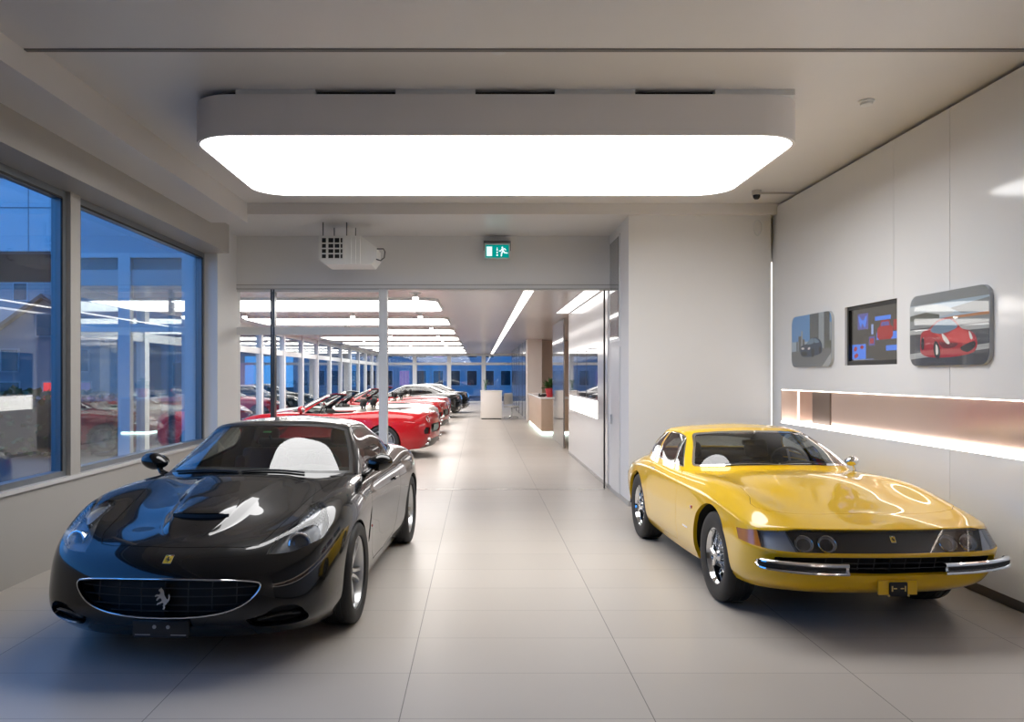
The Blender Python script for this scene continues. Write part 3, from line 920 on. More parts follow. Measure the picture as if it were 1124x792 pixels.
    sc.add(vs, [(i * (n_ + 1) + k, i * (n_ + 1) + k + 1, (i + 1) * (n_ + 1) + k + 1, (i + 1) * (n_ + 1) + k) for i in range(len(rows) - 1) for k in range(n_)], True)
    so = sc.build('bonnet_scoop', M['paint'], root, auto=60)
    mb = MB(); m0 = []
    for k in range(n_ + 1):
        y = -.185 + .37 * k / n_
        q = B.at('top', 1.742, y)[0] + Vector((-.02 * (y / .2) ** 2, 0, .001)); t = Vector((q.x - .006, q.y, q.z + .022))
        m0 += [q, t]
    mb.add(m0, [(2 * k, 2 * k + 2, 2 * k + 3, 2 * k + 1) for k in range(n_)], True); mb.build('scoop_mouth', M['black'], so)
    for s in (1, -1):
        p, n = B.at('side', .67, .545)
        mb = MB(); mb.sphere((p.x, s * p.y, p.z), .014, 12, (1.3, .5, .8)); mb.build('side_marker', M['red_lens'], root)
        mirror_cal(root, s, M)
    pair(B, 'vent', 'side_vent', M['black'], root, off=-.033)
    # --- tail
    for cv in pair(B, 'taillamp', 'tail_light', M['red_lens'], root, off=.004, skirt=.02): pass
    for s in (1, -1):
        p, n = B.at('rear', s * .575, .80)
        F = frame(p, n.orthogonal(), n.cross(n.orthogonal()))
        mb = MB(); mb.lathe([(.060, -.01), (.070, .004), (.064, .010), (.060, .006)], 32, F); mb.build('tail_light_ring', M['chrome'], root)
    rc = mesh_from(B.part('recess', off=-.033), 'plate_recess', M['satin_black'], root)
    mb = MB(); mb.rbox(-2.252, -2.236, -.26, .26, .565, .675, .004, 1); mb.build('number_plate', M['satin_black'], rc)
    pair(B, 'meshvent', 'rear_vent', M['black'], root, off=-.032)
    for o, s in zip(pair(B, 'pipebox', 'exhaust_surround', M['black'], root, off=-.033), (1, -1)):
        for z in (.295, .39):
            p, n = B.at('rear', s * .55, z)
            mb = MB(); F = frame(p, (0, -1, 0), (0, 0, 1))
            F = Matrix.Translation(p) @ Matrix.Rotation(-PI / 2, 4, 'Y')
            mb.lathe([(.030, -.12), (.036, -.12), (.037, .03), (.034, .038), (.030, .03)], 28, F, closed=True); mb.build('exhaust_pipe', M['chrome'], o)
    mesh_from(B.part('diffuser', skirt=.02), 'rear_diffuser', M['satin_black'], root)
    # --- upper works
    ws = [(0, .970), (.30, .964), (.56, .952), (.738, .935), (.690, 1.04), (.634, 1.14), (.572, 1.244), (.46, 1.276), (.26, 1.292), (0, 1.298)]
    ws = cr_closed(ws, 4, (0, 3, 6, 9))[:36]
    T.cut('wsurround', ws + [(0, 1.298)], 'front', ['body'], 1)
    T.cut('windscreen', shrink(ws + [(0, 1.298)], .016)[1:-1] and [(0, .986)] + shrink(ws + [(0, 1.298)], .016)[1:-1] + [(0, 1.282)], 'front', ['wsurround'], 1)
    if open_top:
        ua = T.ku[5] + .35 * (T.ku[6] - T.ku[5])
        T.knife([(-.1, -.1), (ua, -.1), (ua + .12, T.kv[4]), (T.ku[-1] + .1, T.kv[4] + .02), (T.ku[-1] + .1, T.kv[-1] + .1), (-.1, T.kv[-1] + .1)], 'hole', ['body'])
    else:
        sw = cr_closed([(.40, .925), (.26, 1.02), (.09, 1.125), (-.10, 1.215), (-.36, 1.236), (-.60, 1.228), (-.76, 1.195), (-.88, 1.11), (-.90, 1.04), (-.80, 1.0), (-.45, .958), (-.05, .935)], 4, (0,))
        T.cut('swsurround', sw, 'side', ['body'], 1)
        T.cut('sidewin', shrink(sw, .014), 'side', ['swsurround'], 1)
        rw = [(0, 1.045), (.3, 1.04), (.47, 1.04), (.50, 1.06), (.46, 1.15), (.40, 1.195), (.2, 1.215), (0, 1.22)]
        T.cut('rearwin', rw, 'rear', ['body'], 4)
    mesh_from(T.part('body', skirt=.012), 'windscreen_frame' if open_top else 'roof', M['paint'], root)
    mesh_from(T.part('body', off=-.018), 'pillar_lining' if open_top else 'headlining', M['headlining'], root)
    sur = mesh_from(T.part('wsurround', skirt=.01), 'windscreen_seal', M['satin_black'], root)
    w = mesh_from(T.part('windscreen'), 'windscreen', M['glass'], root)
    for (a, b), y0 in zip((((.80, -.02), (.70, -.46)), ((.86, .06), (.82, -.34))), (0, 0)):
        mb = MB(); pts = []
        for t in np.linspace(0, 1, 8):
            y = a[1] + (b[1] - a[1]) * t if False else None
        z0 = .985
    for yA, yB in ((-.60, -.08), (-.05, .42)):
        pts = []
        for t in np.linspace(0, 1, 10):
            y = yA + (yB - yA) * t
            q = T.at('front', y, .966 - .03 * abs(y) + .012 * math.sin(t * PI), .012)[0]
            if q: pts.append(q)
        mb = MB(); mb.tube(pts, .008, 6); mb.build('wiper', M['black'], root)
    if not open_top:
        pair(T, 'swsurround', 'window_seal', M['satin_black'], root, skirt=.01)
        pair(T, 'sidewin', 'side_window', M['glass'], root)
        mesh_from(T.part('rearwin'), 'rear_window', M['glass'], root)
        st = MB(); q, n = T.at('front', -.04, 1.236, -.004)
        mb = MB(); mb.prism(rrect(-.035, .035, -.014, .014, .004, 2), 0, .001, frame(q, Vector((0, 0, 1)).cross(n), n.cross(Vector((0, 0, 1)).cross(n))))
        mb.build('inspection_sticker', M['green'], w)
    # --- inside
    tub(root, ring[1:-1], .30, M['lining'], None)
    pan(root, B, M['black'], .17)
    wells(root, M['black'], (1.335, -1.335), .335, .385, .90, .52)
    for s in (1, -1): seat(root, -.30, s * .37, .33, M['leather'], M['lining'] if open_top else M['leather'])
    ds = MB()
    rows = []
    for x, z in ((.80, .93), (.60, .955), (.42, .955), (.33, .93), (.30, .86), (.34, .66)):
        rows.append([Vector((x - .10 * abs(y), y, z + (.03 * math.exp(-((y - .37) / .16) ** 2) if z > .9 else 0))) for y in np.linspace(-.70, .70, 25)])
    ds.add([p for r in rows for p in r], [(i * 25 + k, i * 25 + k + 1, i * 25 + 26 + k, i * 25 + 25 + k) for i in range(5) for k in range(24)], True)
    ds.build('dashboard', M['dash'], root)
    steering(root, .16, .37, .90, .18, M['black'], M['satin_black'])
    mb = MB(); q, n = T.at('front', 0, 1.215, -.05); mb.rbox(q.x - .03, q.x, -.11, .11, q.z - .045, q.z + .015, .02, 2); mb.cyl((q.x, 0, q.z), (q.x + .03, 0, q.z + .04), .01); mb.build('rear_view_mirror', M['black'], root)
    mb = MB(); mb.rbox(-1.05, -.95, -.66, .66, .45, .93, .04, 2)
    if not open_top: mb.rbox(-1.5, -.95, -.6, .6, .86, .93, .03, 2)
    mb.build('rear_bulkhead', M['lining'], root)
    if open_top:
        for s in (1, -1):
            mb = MB(); mb.tube(cr_open([(-.74, s * .26, .93), (-.76, s * .27, 1.06), (-.77, s * .37, 1.11), (-.76, s * .47, 1.06), (-.74, s * .48, .93)], 6), .018, 10)
            mb.build('roll_hoop', M['black'], root)
        mb = MB(); mb.rbox(-1.66, -1.0, -.62, .62, .93, .985, .03, 3); mb.build('folded_roof_cover', M['headlining'], root)
    # --- wheels
    w0 = None
    for sx in (1, -1):
        for s in (1, -1):
            w_ = wheel_alloy(root, (1.30 if sx > 0 else -1.335), s * .825, .342, .25, .245, s, M, w0)
            w0 = w0 or w_
    return root
def build_day(root, M):
    B = Skin(DAY_BODY, crease=(3, 4)); T = Skin(DAY_TOP, crease=(3,))
    v0 = T.kv[0] + .62 * (T.kv[1] - T.kv[0])
    us = np.linspace(0, T.ku[-1], 60)
    ring = T.pos(us, np.full(60, v0))
    B.knife(B.uv([(p[0], max(p[1], 0)) for p in ring] + [(0.0, 0), (-.8, 0)], 'top'), 'hole')
    B.cut('bonnet', [(1.80, 0), (1.795, .3), (1.77, .55), (1.735, .655), (1.66, .715), (1.58, .72), (1.45, .675), (1.2, .645), (.8, .66), (.52, .68), (.40, .66), (.46, .45), (.53, .2), (.545, 0)], 'top', ['body'], 4, .004)
    B.cut('door', [(.255, .30), (.285, .55), (.28, .70), (.20, .84), (.10, .862), (-.35, .868), (-.66, .872), (-.72, .82), (-.735, .60), (-.70, .40), (-.62, .28), (-.2, .245), (.2, .26)], 'side', ['body'], 4, .004)
    B.cut('boot', [(-2.02, 0), (-1.98, .3), (-1.90, .46), (-1.78, .47), (-1.74, .3), (-1.74, 0)], 'top', ['body'], 4, .004)
    # dark lamp band between the two sharp lines of the nose; clear ends and orange indicators on the wings
    k3, k4 = B.kv[3], B.kv[4]
    def U(x, y, z, fr=True):
        return B.uv([(y, z)], 'front')[0] if fr else B.uv([(x, z)], 'side')[0]
    ue = B.ku[-1] + .1
    a0 = U(1.66, .85, .642, False)[0]; a1 = U(1.735, .86, .572, False)[0]
    b0 = U(0, .797, .664)[0]; b1 = U(0, .80, .572)[0]
    c0 = U(0, .657, .68)[0]; c1 = U(0, .612, .562)[0]
    vt = lambda u: B.uv([(.797, .664)], 'front')[0][1]
    vA = U(1.66, .85, .642, False)[1]; vB = U(0, .797, .667)[1]; vC = U(0, .657, .684)[1]
    lo = k3 + .012
    B.knife([(a1, lo), (b1, lo), (b0, vB), (a0, vA)], 'indicator', ['body'])
    B.knife([(b1, lo), (c1, lo), (c0, vC), (b0, vB)], 'clearlamp', ['body'])
    B.knife([(c1, lo), (ue, lo), (ue, k4 - .004), (c0 + .06, k4 - .006), (c0, vC)], 'band', ['body'])
    op = [(0, .533), (.4, .532), (.62, .528), (.735, .520), (.745, .50), (.735, .455), (.60, .418), (.30, .408), (0, .405)]
    B.cut('mouth', op, 'front', ['body'], 5)
    for cx, r, fl in ((1.150, .392, .985), (-1.15, .365, 1.0)): B.cut('archcut', arch(cx, .335, r, fl), 'side', ['body', 'door', 'gap'], 1)
    B.cut('taillamp', [(.40 + .05 * math.cos(a), .64 + .05 * math.sin(a)) for a in np.linspace(0, 2 * PI, 20, endpoint=False)], 'rear', ['body'], 1)
    mesh_from(B.part('body', skirt=.03), 'body', M['paint'], root)
    mesh_from(B.part('bonnet', skirt=.015), 'bonnet', M['paint'], root)
    mesh_from(B.part('boot', skirt=.015), 'boot_lid', M['paint'], root)
    mesh_from(B.part('gap', off=-.010), 'shut_line', M['black'], root)
    doors = pair(B, 'door', 'door', M['paint'], root, skirt=.015)
    for s, d in zip((1, -1), doors):
        p, n = B.at('side', -.55, .80)
        mb = MB(); mb.rbox(-.62, -.50, s * p.y - .004, s * p.y + .012, .795, .808, .004, 2); mb.build('door_handle', M['chrome'], d)
        p, n = B.at('side', .727, .627)
        mb = MB(); mb.rbox(.70, .755, s * p.y - .004, s * p.y + .008, .615, .642, .005, 2); mb.build('side_repeater', M['red_lens'], root)
        p, n = B.at('side', .54, .436)
        mb = MB(); mb.rbox(.47, .60, s * p.y - .002, s * p.y + .003, .43, .445, .001, 1)
        mb.build('wing_script', M['chrome'], root)
    pair(B, 'indicator', 'indicator', M['amber'], root, off=-.002, skirt=.02)
    for s, mir, cl in zip((1, -1), ('left', 'right'), pair(B, 'clearlamp', 'parking_lamp', M['clear_lens'], root, off=-.002)):
        mesh_from(B.part('clearlamp', mirror=mir, off=-.04, skirt=-.038), 'lamp_back', M['lamp_bowl'], cl)
        p, n = B.at('front', s * .815, .60)
    band = mesh_from(B.part('band', off=-.003), 'lamp_band', M['band_glass'], root)
    mesh_from(B.part('band', off=-.05, skirt=-.045), 'band_back', M['band_back'], band)
    for y in (-.555, -.405, .405, .555):
        p, n = B.at('front', y, .621, -.032)
        d = Vector((.99, 0, .12)); F = frame(p, (0, 1, 0), d.cross(Vector((0, 1, 0))))
        F = frame(p, (0, 1, 0), n.cross(Vector((0, 1, 0))).normalized())
        mb = MB(); mb.lathe([(.060, -.03), (.062, 0), (.058, .006), (.054, .002)], 32, F); hl = mb.build('headlight', M['chrome'], root)
        mb = MB(); mb.lathe([(.055, .0), (.04, .008), (.02, .012), (0, .013)], 32, F); mb.build('headlight_lens', M['bulb_lens'], hl)
        mb = MB(); mb.lathe([(.056, .0), (.035, -.028), (0, -.035)], 32, F); mb.build('headlight_bowl', M['lamp_bowl'], hl)
    p, n = B.at('front', .012, .638, -.001)
    shield_badge(root, p, n, .034, .046, M)
    g = mesh_from(B.part('mouth', off=-.13, skirt=-.096), 'grille', M['black'], root)
    bars = MB()
    for z in (.505, .468, .432):
        pts = [B.at('front', y, z, -.05)[0] for y in np.linspace(-.50, .50, 15)]
        bars.tube([q for q in pts if q], .0045, 6)
    for y in np.linspace(-.42, .42, 9):
        pts = [B.at('front', y, z, -.05)[0] for z in np.linspace(.415, .525, 4)]
        bars.tube([q for q in pts if q], .0035, 6)
    bars.build('grille_bars', M['grille_bar'], g)
    # chrome quarter bumpers: a C section with a dark rubber centre, wrapping round the corner
    for s in (1, -1):
        path = [Vector((x, s * y, z)) for x, y, z in ((2.180, .315, .462), (2.172, .42, .463), (2.158, .54, .466), (2.138, .64, .470), (2.112, .73, .475), (2.082, .795, .479), (2.045, .828, .482), (2.00, .838, .484))]
        path = cr_open(path, 5)
        up = MB(); mb_lo = MB()
        n_ = len(path)
        prof = [(-.02, .034), (.004, .037), (.014, .030), (.016, .018), (.008, .013), (.006, 0), (.008, -.013), (.020, -.020), (.022, -.030), (.010, -.038), (-.02, -.034)]
        vs = []
        for i, q in enumerate(path):
            t = (path[min(i + 1, n_ - 1)] - path[max(i - 1, 0)]).normalized()
            o = Vector((0, 0, 1)).cross(t) * (-s); o.normalize()
            if o.x < -.2: o = -o
            k = 1 - .30 * (i / n_) ** 3
            if i > n_ - 5: k *= .55 + .45 * (n_ - 1 - i) / 4
            for a, b in prof: vs.append(q + o * a * (1 if i < n_ - 3 else .8) + Vector((0, 0, b * k)))
        m = len(prof)
        up.add(vs, [(i * m + j, i * m + j + 1, (i + 1) * m + j + 1, (i + 1) * m + j) for i in range(n_ - 1) for j in range(m - 1)], True)
        up.add(vs[:m], [tuple(range(m))]); up.add(vs[-m:], [tuple(reversed(range(m)))])
        bo = up.build('bumper', M['chrome'], root, auto=40)
        rb = MB(); vs = []
        for i, q in enumerate(path[1:-3]):
            t = (path[min(i + 2, n_ - 1)] - path[max(i, 0)]).normalized()
            o = Vector((0, 0, 1)).cross(t) * (-s); o.normalize()
            if o.x < -.2: o = -o
            for a, b in ((.007, .013), (.012, .009), (.012, -.009), (.007, -.013)): vs.append(q + o * a + Vector((0, 0, b)))
        rb.add(vs, [(i * 4 + j, i * 4 + j + 1, i * 4 + 5 + j, i * 4 + 4 + j) for i in range(len(path[1:-3]) - 1) for j in range(3)], True)
        rb.build('rubber_strip', M['black'], bo)
    pl = MB(); pl.rbox(2.118, 2.130, -.095, .165, .285, .378, .003, 1); pl = pl.build('plate_panel', M['paint'], root)
    mb = MB(); mb.rbox(2.129, 2.140, -.025, .095, .278, .368, .008, 2); ph = mb.build('plate_holder', M['black'], pl)
    mb = MB()
    for y in (-.008, .078): mb.box(2.139, 2.143, y - .004, y + .004, .310, .345)
    for y in (.012, .058): mb.box(2.139, 2.142, y - .011, y + .011, .325, .332)
    for y in (-.03, .10): mb.cyl((2.128, y, .283), (2.142, y, .283), .007, 10)
    mb.build('plate_clip', M['brass'], ph)
    # --- upper works
    ws = [(0, .925), (.30, .920), (.50, .910), (.66, .900), (.685, .915), (.64, 1.00), (.585, 1.08), (.535, 1.142), (.46, 1.16), (.28, 1.172), (0, 1.177)]
    ws = cr_closed(ws, 4, (0, 10))[:40] + [(0, 1.177)]
    T.cut('wsurround', ws, 'front', ['body'], 1)
    T.cut('windscreen', [(0, .938)] + shrink(ws, .013)[1:-1] + [(0, 1.164)], 'front', ['wsurround'], 1)
    sw = cr_closed([(.10, .885), (-.08, 1.0), (-.26, 1.09), (-.42, 1.132), (-.62, 1.142), (-.74, 1.136), (-.735, 1.05), (-.64, .895), (-.3, .887)], 4, (0, 5, 7))
    T.cut('swsurround', sw, 'side', ['body'], 1)
    T.cut('sidewin', shrink(sw, .010), 'side', ['swsurround'], 1)
    qw = cr_closed([(-.775, 1.132), (-.90, 1.115), (-1.03, 1.07), (-1.10, 1.01), (-1.11, .95), (-1.05, .92), (-.90, .905), (-.70, .90), (-.765, 1.03)], 4, (0, 7))
    T.cut('qsurround', qw, 'side', ['body'], 1)
    T.cut('quarterwin', shrink(qw, .010), 'side', ['qsurround'], 1)
    T.cut('rearwin', [(0, .915), (.3, .912), (.46, .92), (.47, .95), (.42, 1.04), (.2, 1.06), (0, 1.065)], 'rear', ['body'], 4)
    mesh_from(T.part('body', skirt=.010), 'roof', M['paint'], root)
    mesh_from(T.part('body', off=-.018), 'headlining', M['headlining'], root)
    mesh_from(T.part('wsurround', off=.004, skirt=.010), 'windscreen_trim', M['chrome'], root)
    mesh_from(T.part('windscreen'), 'windscreen', M['glass'], root)
    pair(T, 'swsurround', 'window_trim', M['chrome'], root, off=.003, skirt=.010)
    for o, s in zip(pair(T, 'sidewin', 'side_window', M['glass'], root), (1, -1)):
        mb = MB(); a, _ = T.at('side', -.13, .885, .004); b, _ = T.at('side', -.33, 1.115, .004)
        pts = [T.at('side', -.13 - .20 * t, .885 + .23 * t, .003)[0] for t in np.linspace(0, 1, 6)]
        mb.tube([Vector((q.x, s * q.y, q.z)) for q in pts if q], .007, 6); mb.build('quarter_light_bar', M['chrome'], o)
    pair(T, 'qsurround', 'quarter_window_trim', M['chrome'], root, off=.003, skirt=.010)
    pair(T, 'quarterwin', 'quarter_window', M['glass'], root)
    mesh_from(T.part('rearwin'), 'rear_window', M['glass'], root)
    for yA, yB in ((-.45, .0), (.02, .45)):
        pts = []
        for t in np.linspace(0, 1, 10):
            y = yA + (yB - yA) * t
            q = T.at('front', y, .928 - .012 * abs(y) + .008 * math.sin(t * PI), .014)[0]
            if q: pts.append(q)
        mb = MB(); mb.tube(pts, .005, 6); mb.build('wiper', M['black'], root)
    # door mirror on the left wing only
    mb = MB(); c = Vector((.25, .715, .945))
    mb.sphere((0, 0, 0), .052, 20, (1.0, 1.15, .85))
    mb.v = [(c.x + max(v[0], -.018), c.y + v[1], c.z + v[2]) for v in mb.v]
    mo = mb.build('wing_mirror', M['chrome'], root)
    mb = MB(); mb.tube([(.25, .745, .85), (.25, .735, .89), (.25, .715, .93)], [.016, .010, .012], 10); mb.build('mirror_stalk', M['chrome'], mo)
    pair(B, 'taillamp', 'tail_light', M['red_lens'], root, off=.004, skirt=.02)
    # --- inside
    tub(root, ring[1:-1], .28, M['lining'], None)
    pan(root, B, M['black'], .17)
    wells(root, M['black'], (1.15, -1.15), .335, .402, .84, .48)
    for s in (1, -1): seat(root, -.50, s * .35, .22, M['leather'], M['leather'], .46, .56, 24)
    ds = MB(); rows = []
    for x, z in ((.36, .855), (.20, .885), (.06, .895), (-.02, .87), (-.04, .80), (0, .60)):
        rows.append([Vector((x - .10 * abs(y), y, z + (.035 * math.exp(-((y - .33) / .2) ** 2) if z > .86 and x < .3 else 0))) for y in np.linspace(-.68, .68, 25)])
    ds.add([p for r in rows for p in r], [(i * 25 + k, i * 25 + k + 1, i * 25 + 26 + k, i * 25 + 25 + k) for i in range(5) for k in range(24)], True)
    ds.build('dashboard', M['dash'], root)
    steering(root, -.14, .34, .86, .185, M['black'], M['steel'], 30)
    q, n = T.at('front', 0, 1.15, -.05)
    mb = MB(); mb.rbox(q.x - .03, q.x, -.11, .11, q.z - .05, q.z, .015, 2); mb.cyl((q.x, 0, q.z - .02), (q.x + .02, 0, q.z + .04), .006); mb.build('rear_view_mirror', M['black'], root)
    mb = MB(); mb.rbox(-1.04, -.96, -.64, .64, .40, .88, .04, 2); mb.rbox(-1.62, -.98, -.52, .52, .82, .87, .02, 2); mb.build('rear_bulkhead', M['lining'], root)
    for y in (.3, -.3):
        mb = MB(); mb.tube([(-2.10, y, .28), (-2.30, y, .27)], .028, 16); mb.build('exhaust_pipe', M['chrome'], root)
    w0 = None
    for sx in (1, -1):
        for s in (1, -1):
            w_ = wheel_wire(root, (1.19 if sx > 0 else -1.15), s * .745, .335, .215, .205, s, M, w0)
            w0 = w0 or w_
    return root
def paint(name, col, rough=.35, flake=0.0):
    return pbr(name, col, rough, spec=.12, coat=1.0, coat_rough=.012)
MATS = {}
def car_mats(paint_mat, leather, lining, dash):
    if not MATS:
        MATS.update(dict(
            chrome=pbr('chrome', (.78, .79, .80), .06, 1.0), alloy=pbr('silver_alloy', (.62, .63, .64), .28, .85, coat=.3),
            steel=pbr('brushed_steel', (.35, .35, .36), .35, 1.0), black=pbr('matt_black', (.006, .006, .007), .6),
            satin_black=pbr('satin_black', (.010, .010, .011), .32), tyre=pbr('tyre_rubber', (.014, .014, .015), .62, bump=.15, bscale=90),
            cap=pbr('hub_cap_black', (.02, .02, .02), .25), red_lens=pbr('red_lens', (.35, .008, .006), .08, coat=1.0),
            amber=pbr('amber_lens', (.40, .14, .02), .10, coat=1.0), lens=glass('lamp_lens', (.93, .94, .95), 1.5, 1.0),
            clear_lens=glass('clear_lens', (.75, .78, .82), 1.5, 1.3), glass=glass('car_glass', (.58, .61, .59), 1.5, 1.6),
            band_glass=glass('smoked_band_glass', (.74, .73, .72), 1.5, 1.0), band_back=pbr('band_backing', (.085, .080, .075), .5),
            lamp_dark=pbr('lamp_housing_dark', (.15, .155, .165), .35, .5), lamp_chrome=pbr('lamp_reflector', (.55, .57, .60), .28, .85), lamp_bowl=pbr('lamp_bowl', (.55, .57, .61), .45, .35),
            bulb_lens=glass('bulb_lens', (.82, .85, .9), 1.5, 2.0), mirror=pbr('mirror_glass', (.85, .87, .88), .02, 1.0),
            badge_yellow=pbr('badge_yellow', (.75, .50, .03), .3, coat=.6), green=pbr('badge_green', (.02, .22, .05), .4), white=pbr('badge_white', (.7, .7, .7), .4),
            brass=pbr('brass', (.6, .45, .18), .3, 1.0), headlining=pbr('headlining_cloth', (.03, .03, .03), .9, bump=.2, bscale=200),
            grille_bar=pbr('grille_bar_grey', (.05, .05, .055), .3, .6)))
    d = dict(MATS); d.update(paint=paint_mat, leather=leather, lining=lining, dash=dash)
    return d
# -------------------------------------------------------------- room materials
def tile_floor():
    m, N, L = nodemat('large_floor_tiles')
    b = N['Principled BSDF']
    g = N.new('ShaderNodeNewGeometry'); sep = N.new('ShaderNodeSeparateXYZ'); L.new(g.outputs['Position'], sep.inputs[0])
    def math_(op, a, v=None, c=None):
        n = N.new('ShaderNodeMath'); n.operation = op
        for k, q in enumerate((a, v, c)):
            if q is None: continue
            if isinstance(q, (int, float)): n.inputs[k].default_value = q
            else: L.new(q, n.inputs[k])
        return n.outputs[0]
    def joint(axis, off, pitch, w):
        f = math_('FRACT', math_('DIVIDE', math_('SUBTRACT', sep.outputs[axis], off - 100 * pitch), pitch))
        d = math_('MULTIPLY', math_('MINIMUM', f, math_('SUBTRACT', 1.0, f)), pitch)
        return math_('LESS_THAN', d, w)
    jx = joint('X', -.395, 1.262, .0028); jy = joint('Y', 4.548, .607, .0024)
    jj = math_('MAXIMUM', jx, math_('MULTIPLY', jy, .75))
    # every tile its own faint tone
    fx = math_('FLOOR', math_('DIVIDE', math_('SUBTRACT', sep.outputs['X'], -.395 - 126.2), 1.262)); fy = math_('FLOOR', math_('DIVIDE', math_('SUBTRACT', sep.outputs['Y'], 4.548 - 60.7), .607))
    cmb = N.new('ShaderNodeCombineXYZ'); L.new(fx, cmb.inputs[0]); L.new(fy, cmb.inputs[1])
    wn = N.new('ShaderNodeTexWhiteNoise'); wn.noise_dimensions = '2D'; L.new(cmb.outputs[0], wn.inputs['Vector'])
    nz = N.new('ShaderNodeTexNoise'); nz.inputs['Scale'].default_value = 1.1; nz.inputs['Detail'].default_value = 5; L.new(g.outputs['Position'], nz.inputs['Vector'])
    v = math_('ADD', math_('MULTIPLY', wn.outputs['Value'], .06), math_('MULTIPLY', nz.outputs['Fac'], .10))
    v = math_('ADD', v, .90)
    mx = N.new('ShaderNodeMix'); mx.data_type = 'RGBA'; mx.blend_type = 'MULTIPLY'; mx.inputs['Factor'].default_value = 1
    mx.inputs['A'].default_value = (.475, .437, .395, 1)
    c2 = N.new('ShaderNodeCombineColor')
    for k in range(3): L.new(v, c2.inputs[k])
    L.new(c2.outputs[0], mx.inputs['B'])
    m2 = N.new('ShaderNodeMix'); m2.data_type = 'RGBA'; L.new(jj, m2.inputs['Factor'])
    L.new(mx.outputs['Result'], m2.inputs['A']); m2.inputs['B'].default_value = (.16, .145, .13, 1)
    L.new(m2.outputs['Result'], b.inputs['Base Color'])
    r = math_('ADD', math_('MULTIPLY', nz.outputs['Fac'], .12), .30); L.new(r, b.inputs['Roughness'])
    b.inputs['Specular IOR Level'].default_value = .42
    bp = N.new('ShaderNodeBump'); bp.inputs['Strength'].default_value = .3; bp.inputs['Distance'].default_value = .003; bp.invert = True
    L.new(jj, bp.inputs['Height']); L.new(bp.outputs['Normal'], b.inputs['Normal'])
    return m

W_PAINT = pbr('white_wall_paint', (.76, .757, .75), .55, var=.015)
W_CEIL = pbr('ceiling_panel_paint', (.72, .70, .685), .30, spec=.4, var=.02)
W_LACQ = pbr('white_lacquer_panel', (.73, .735, .74), .09, spec=.6, var=.01)
W_FRAME = pbr('white_metal_frame', (.72, .73, .73), .35)
BEIGE = pbr('beige_window_surround', (.42, .40, .37), .45, var=.02)
ALU = pbr('grey_aluminium', (.22, .24, .26), .35, .6)
DKJOINT = pbr('dark_joint', (.02, .018, .016), .6)
PLINTH = pbr('brown_grey_plinth', (.14, .115, .10), .4)
STEEL = pbr('dark_steel_profile', (.12, .12, .12), .3, .8)
GLASS = glass('window_glass', (.93, .96, .96), 1.5, 1.55)
GLASS_IN = glass('partition_glass', (.97, .98, .98), 1.5, .8)
LIGHT_MAIN = emit('luminous_ceiling_film', (1.0, .99, .985), 5.2)
LIGHT_HALL = emit('luminous_hall_panel', (1.0, .955, .91), 5.0)
LIGHT_STRIP = emit('luminous_strip', (1.0, .96, .92), 3.6)
LIGHT_WARM = emit('warm_led_line', (1.0, .86, .74), 9.0)
LIGHT_SPOT = emit('spot_lamp', (1.0, .95, .90), 14.0)
CHROME = pbr('polished_chrome', (.78, .79, .80), .08, 1.0)

# --------------------------------------------------------------- the setting
def struct(mb, name, mat, kind='structure', parent=None):
    o = mb.build(name, mat, parent)
    if parent is None: o['kind'] = kind
    return o

ZC = 3.92
struct(MB().box(-3.9, 6.3, -4.2, 52, -.12, 0).box(-6.4, -3.9, 12.0, 52, -.12, 0), 'floor', tile_floor())
c = MB()
c.box(-3.8, 4.1, -4.2, 5.22, 3.845, 4.2)          # lower soffit over the viewer
c.box(-3.0, 4.1, 5.24, 10.25, ZC, 4.2)            # main ceiling
c.box(-3.8, 4.1, 10.25, 12.05, 3.78, 4.2)         # soffit before the partition
c.box(-3.46, -2.99, -4.2, 10.25, 3.67, 4.2)       # side beam
struct(c, 'ceiling', W_CEIL)
struct(MB().box(-3.46, 3.9, 5.222, 5.26, 3.838, 4.1), 'trim_1', pbr('ceiling_joint_grey', (.17, .16, .155), .5))
c = MB(); c.box(-6.4, 6.3, 12.05, 52, 3.06, 3.3)
struct(c, 'ceiling', pbr('hall_ceiling_panel', (.62, .575, .56), .22, spec=.45, var=.015))
# left wall: lintel, breast wall, pier
w = MB()
w.box(-3.95, -3.46, -4.2, 11.0, 3.39, 4.2)
w.box(-3.95, -3.77, -4.2, 11.0, 0, .76)
w.box(-3.95, -3.77, -4.2, .6, .76, 3.39)
struct(w, 'wall_left', BEIGE)
struct(MB().box(-3.95, -3.62, 11.0, 12.05, 0, 3.9), 'wall_left.001', W_PAINT)
struct(MB().box(-3.93, -3.745, .6, 11.0, .745, .78), 'trim_2', pbr('window_sill_stone', (.62, .61, .60), .25))
def window(n, y0, y1):
    f = MB()
    x0, x1 = -3.90, -3.80
    z0, z1 = .78, 3.39
    t = .075
    f.box(x0, x1, y0, y0 + t, z0, z1).box(x0, x1, y1 - t, y1, z0, z1).box(x0, x1, y0 + t, y1 - t, z0, z0 + .05).box(x0, x1, y0 + t, y1 - t, z1 - t, z1)
    o = struct(f, 'window_%d' % n, ALU)
    g = MB().box(-3.858, -3.846, y0 + t, y1 - t, z0 + .05, z1 - t); g.build('pane', GLASS, o)
    s = MB()
    s.box(-3.812, -3.797, y0 + t - .010, y0 + t + .004, z0 + .05, z1 - t).box(-3.812, -3.797, y1 - t - .004, y1 - t + .010, z0 + .05, z1 - t)
    s.box(-3.812, -3.797, y0 + t, y1 - t, z1 - t - .004, z1 - t + .012)
    s.build('gasket', DKJOINT, o)
window(1, .6, 7.32); window(2, 7.50, 11.0)
struct(MB().box(-3.93, -3.76, 7.32, 7.50, .78, 3.39), 'trim_3', BEIGE)
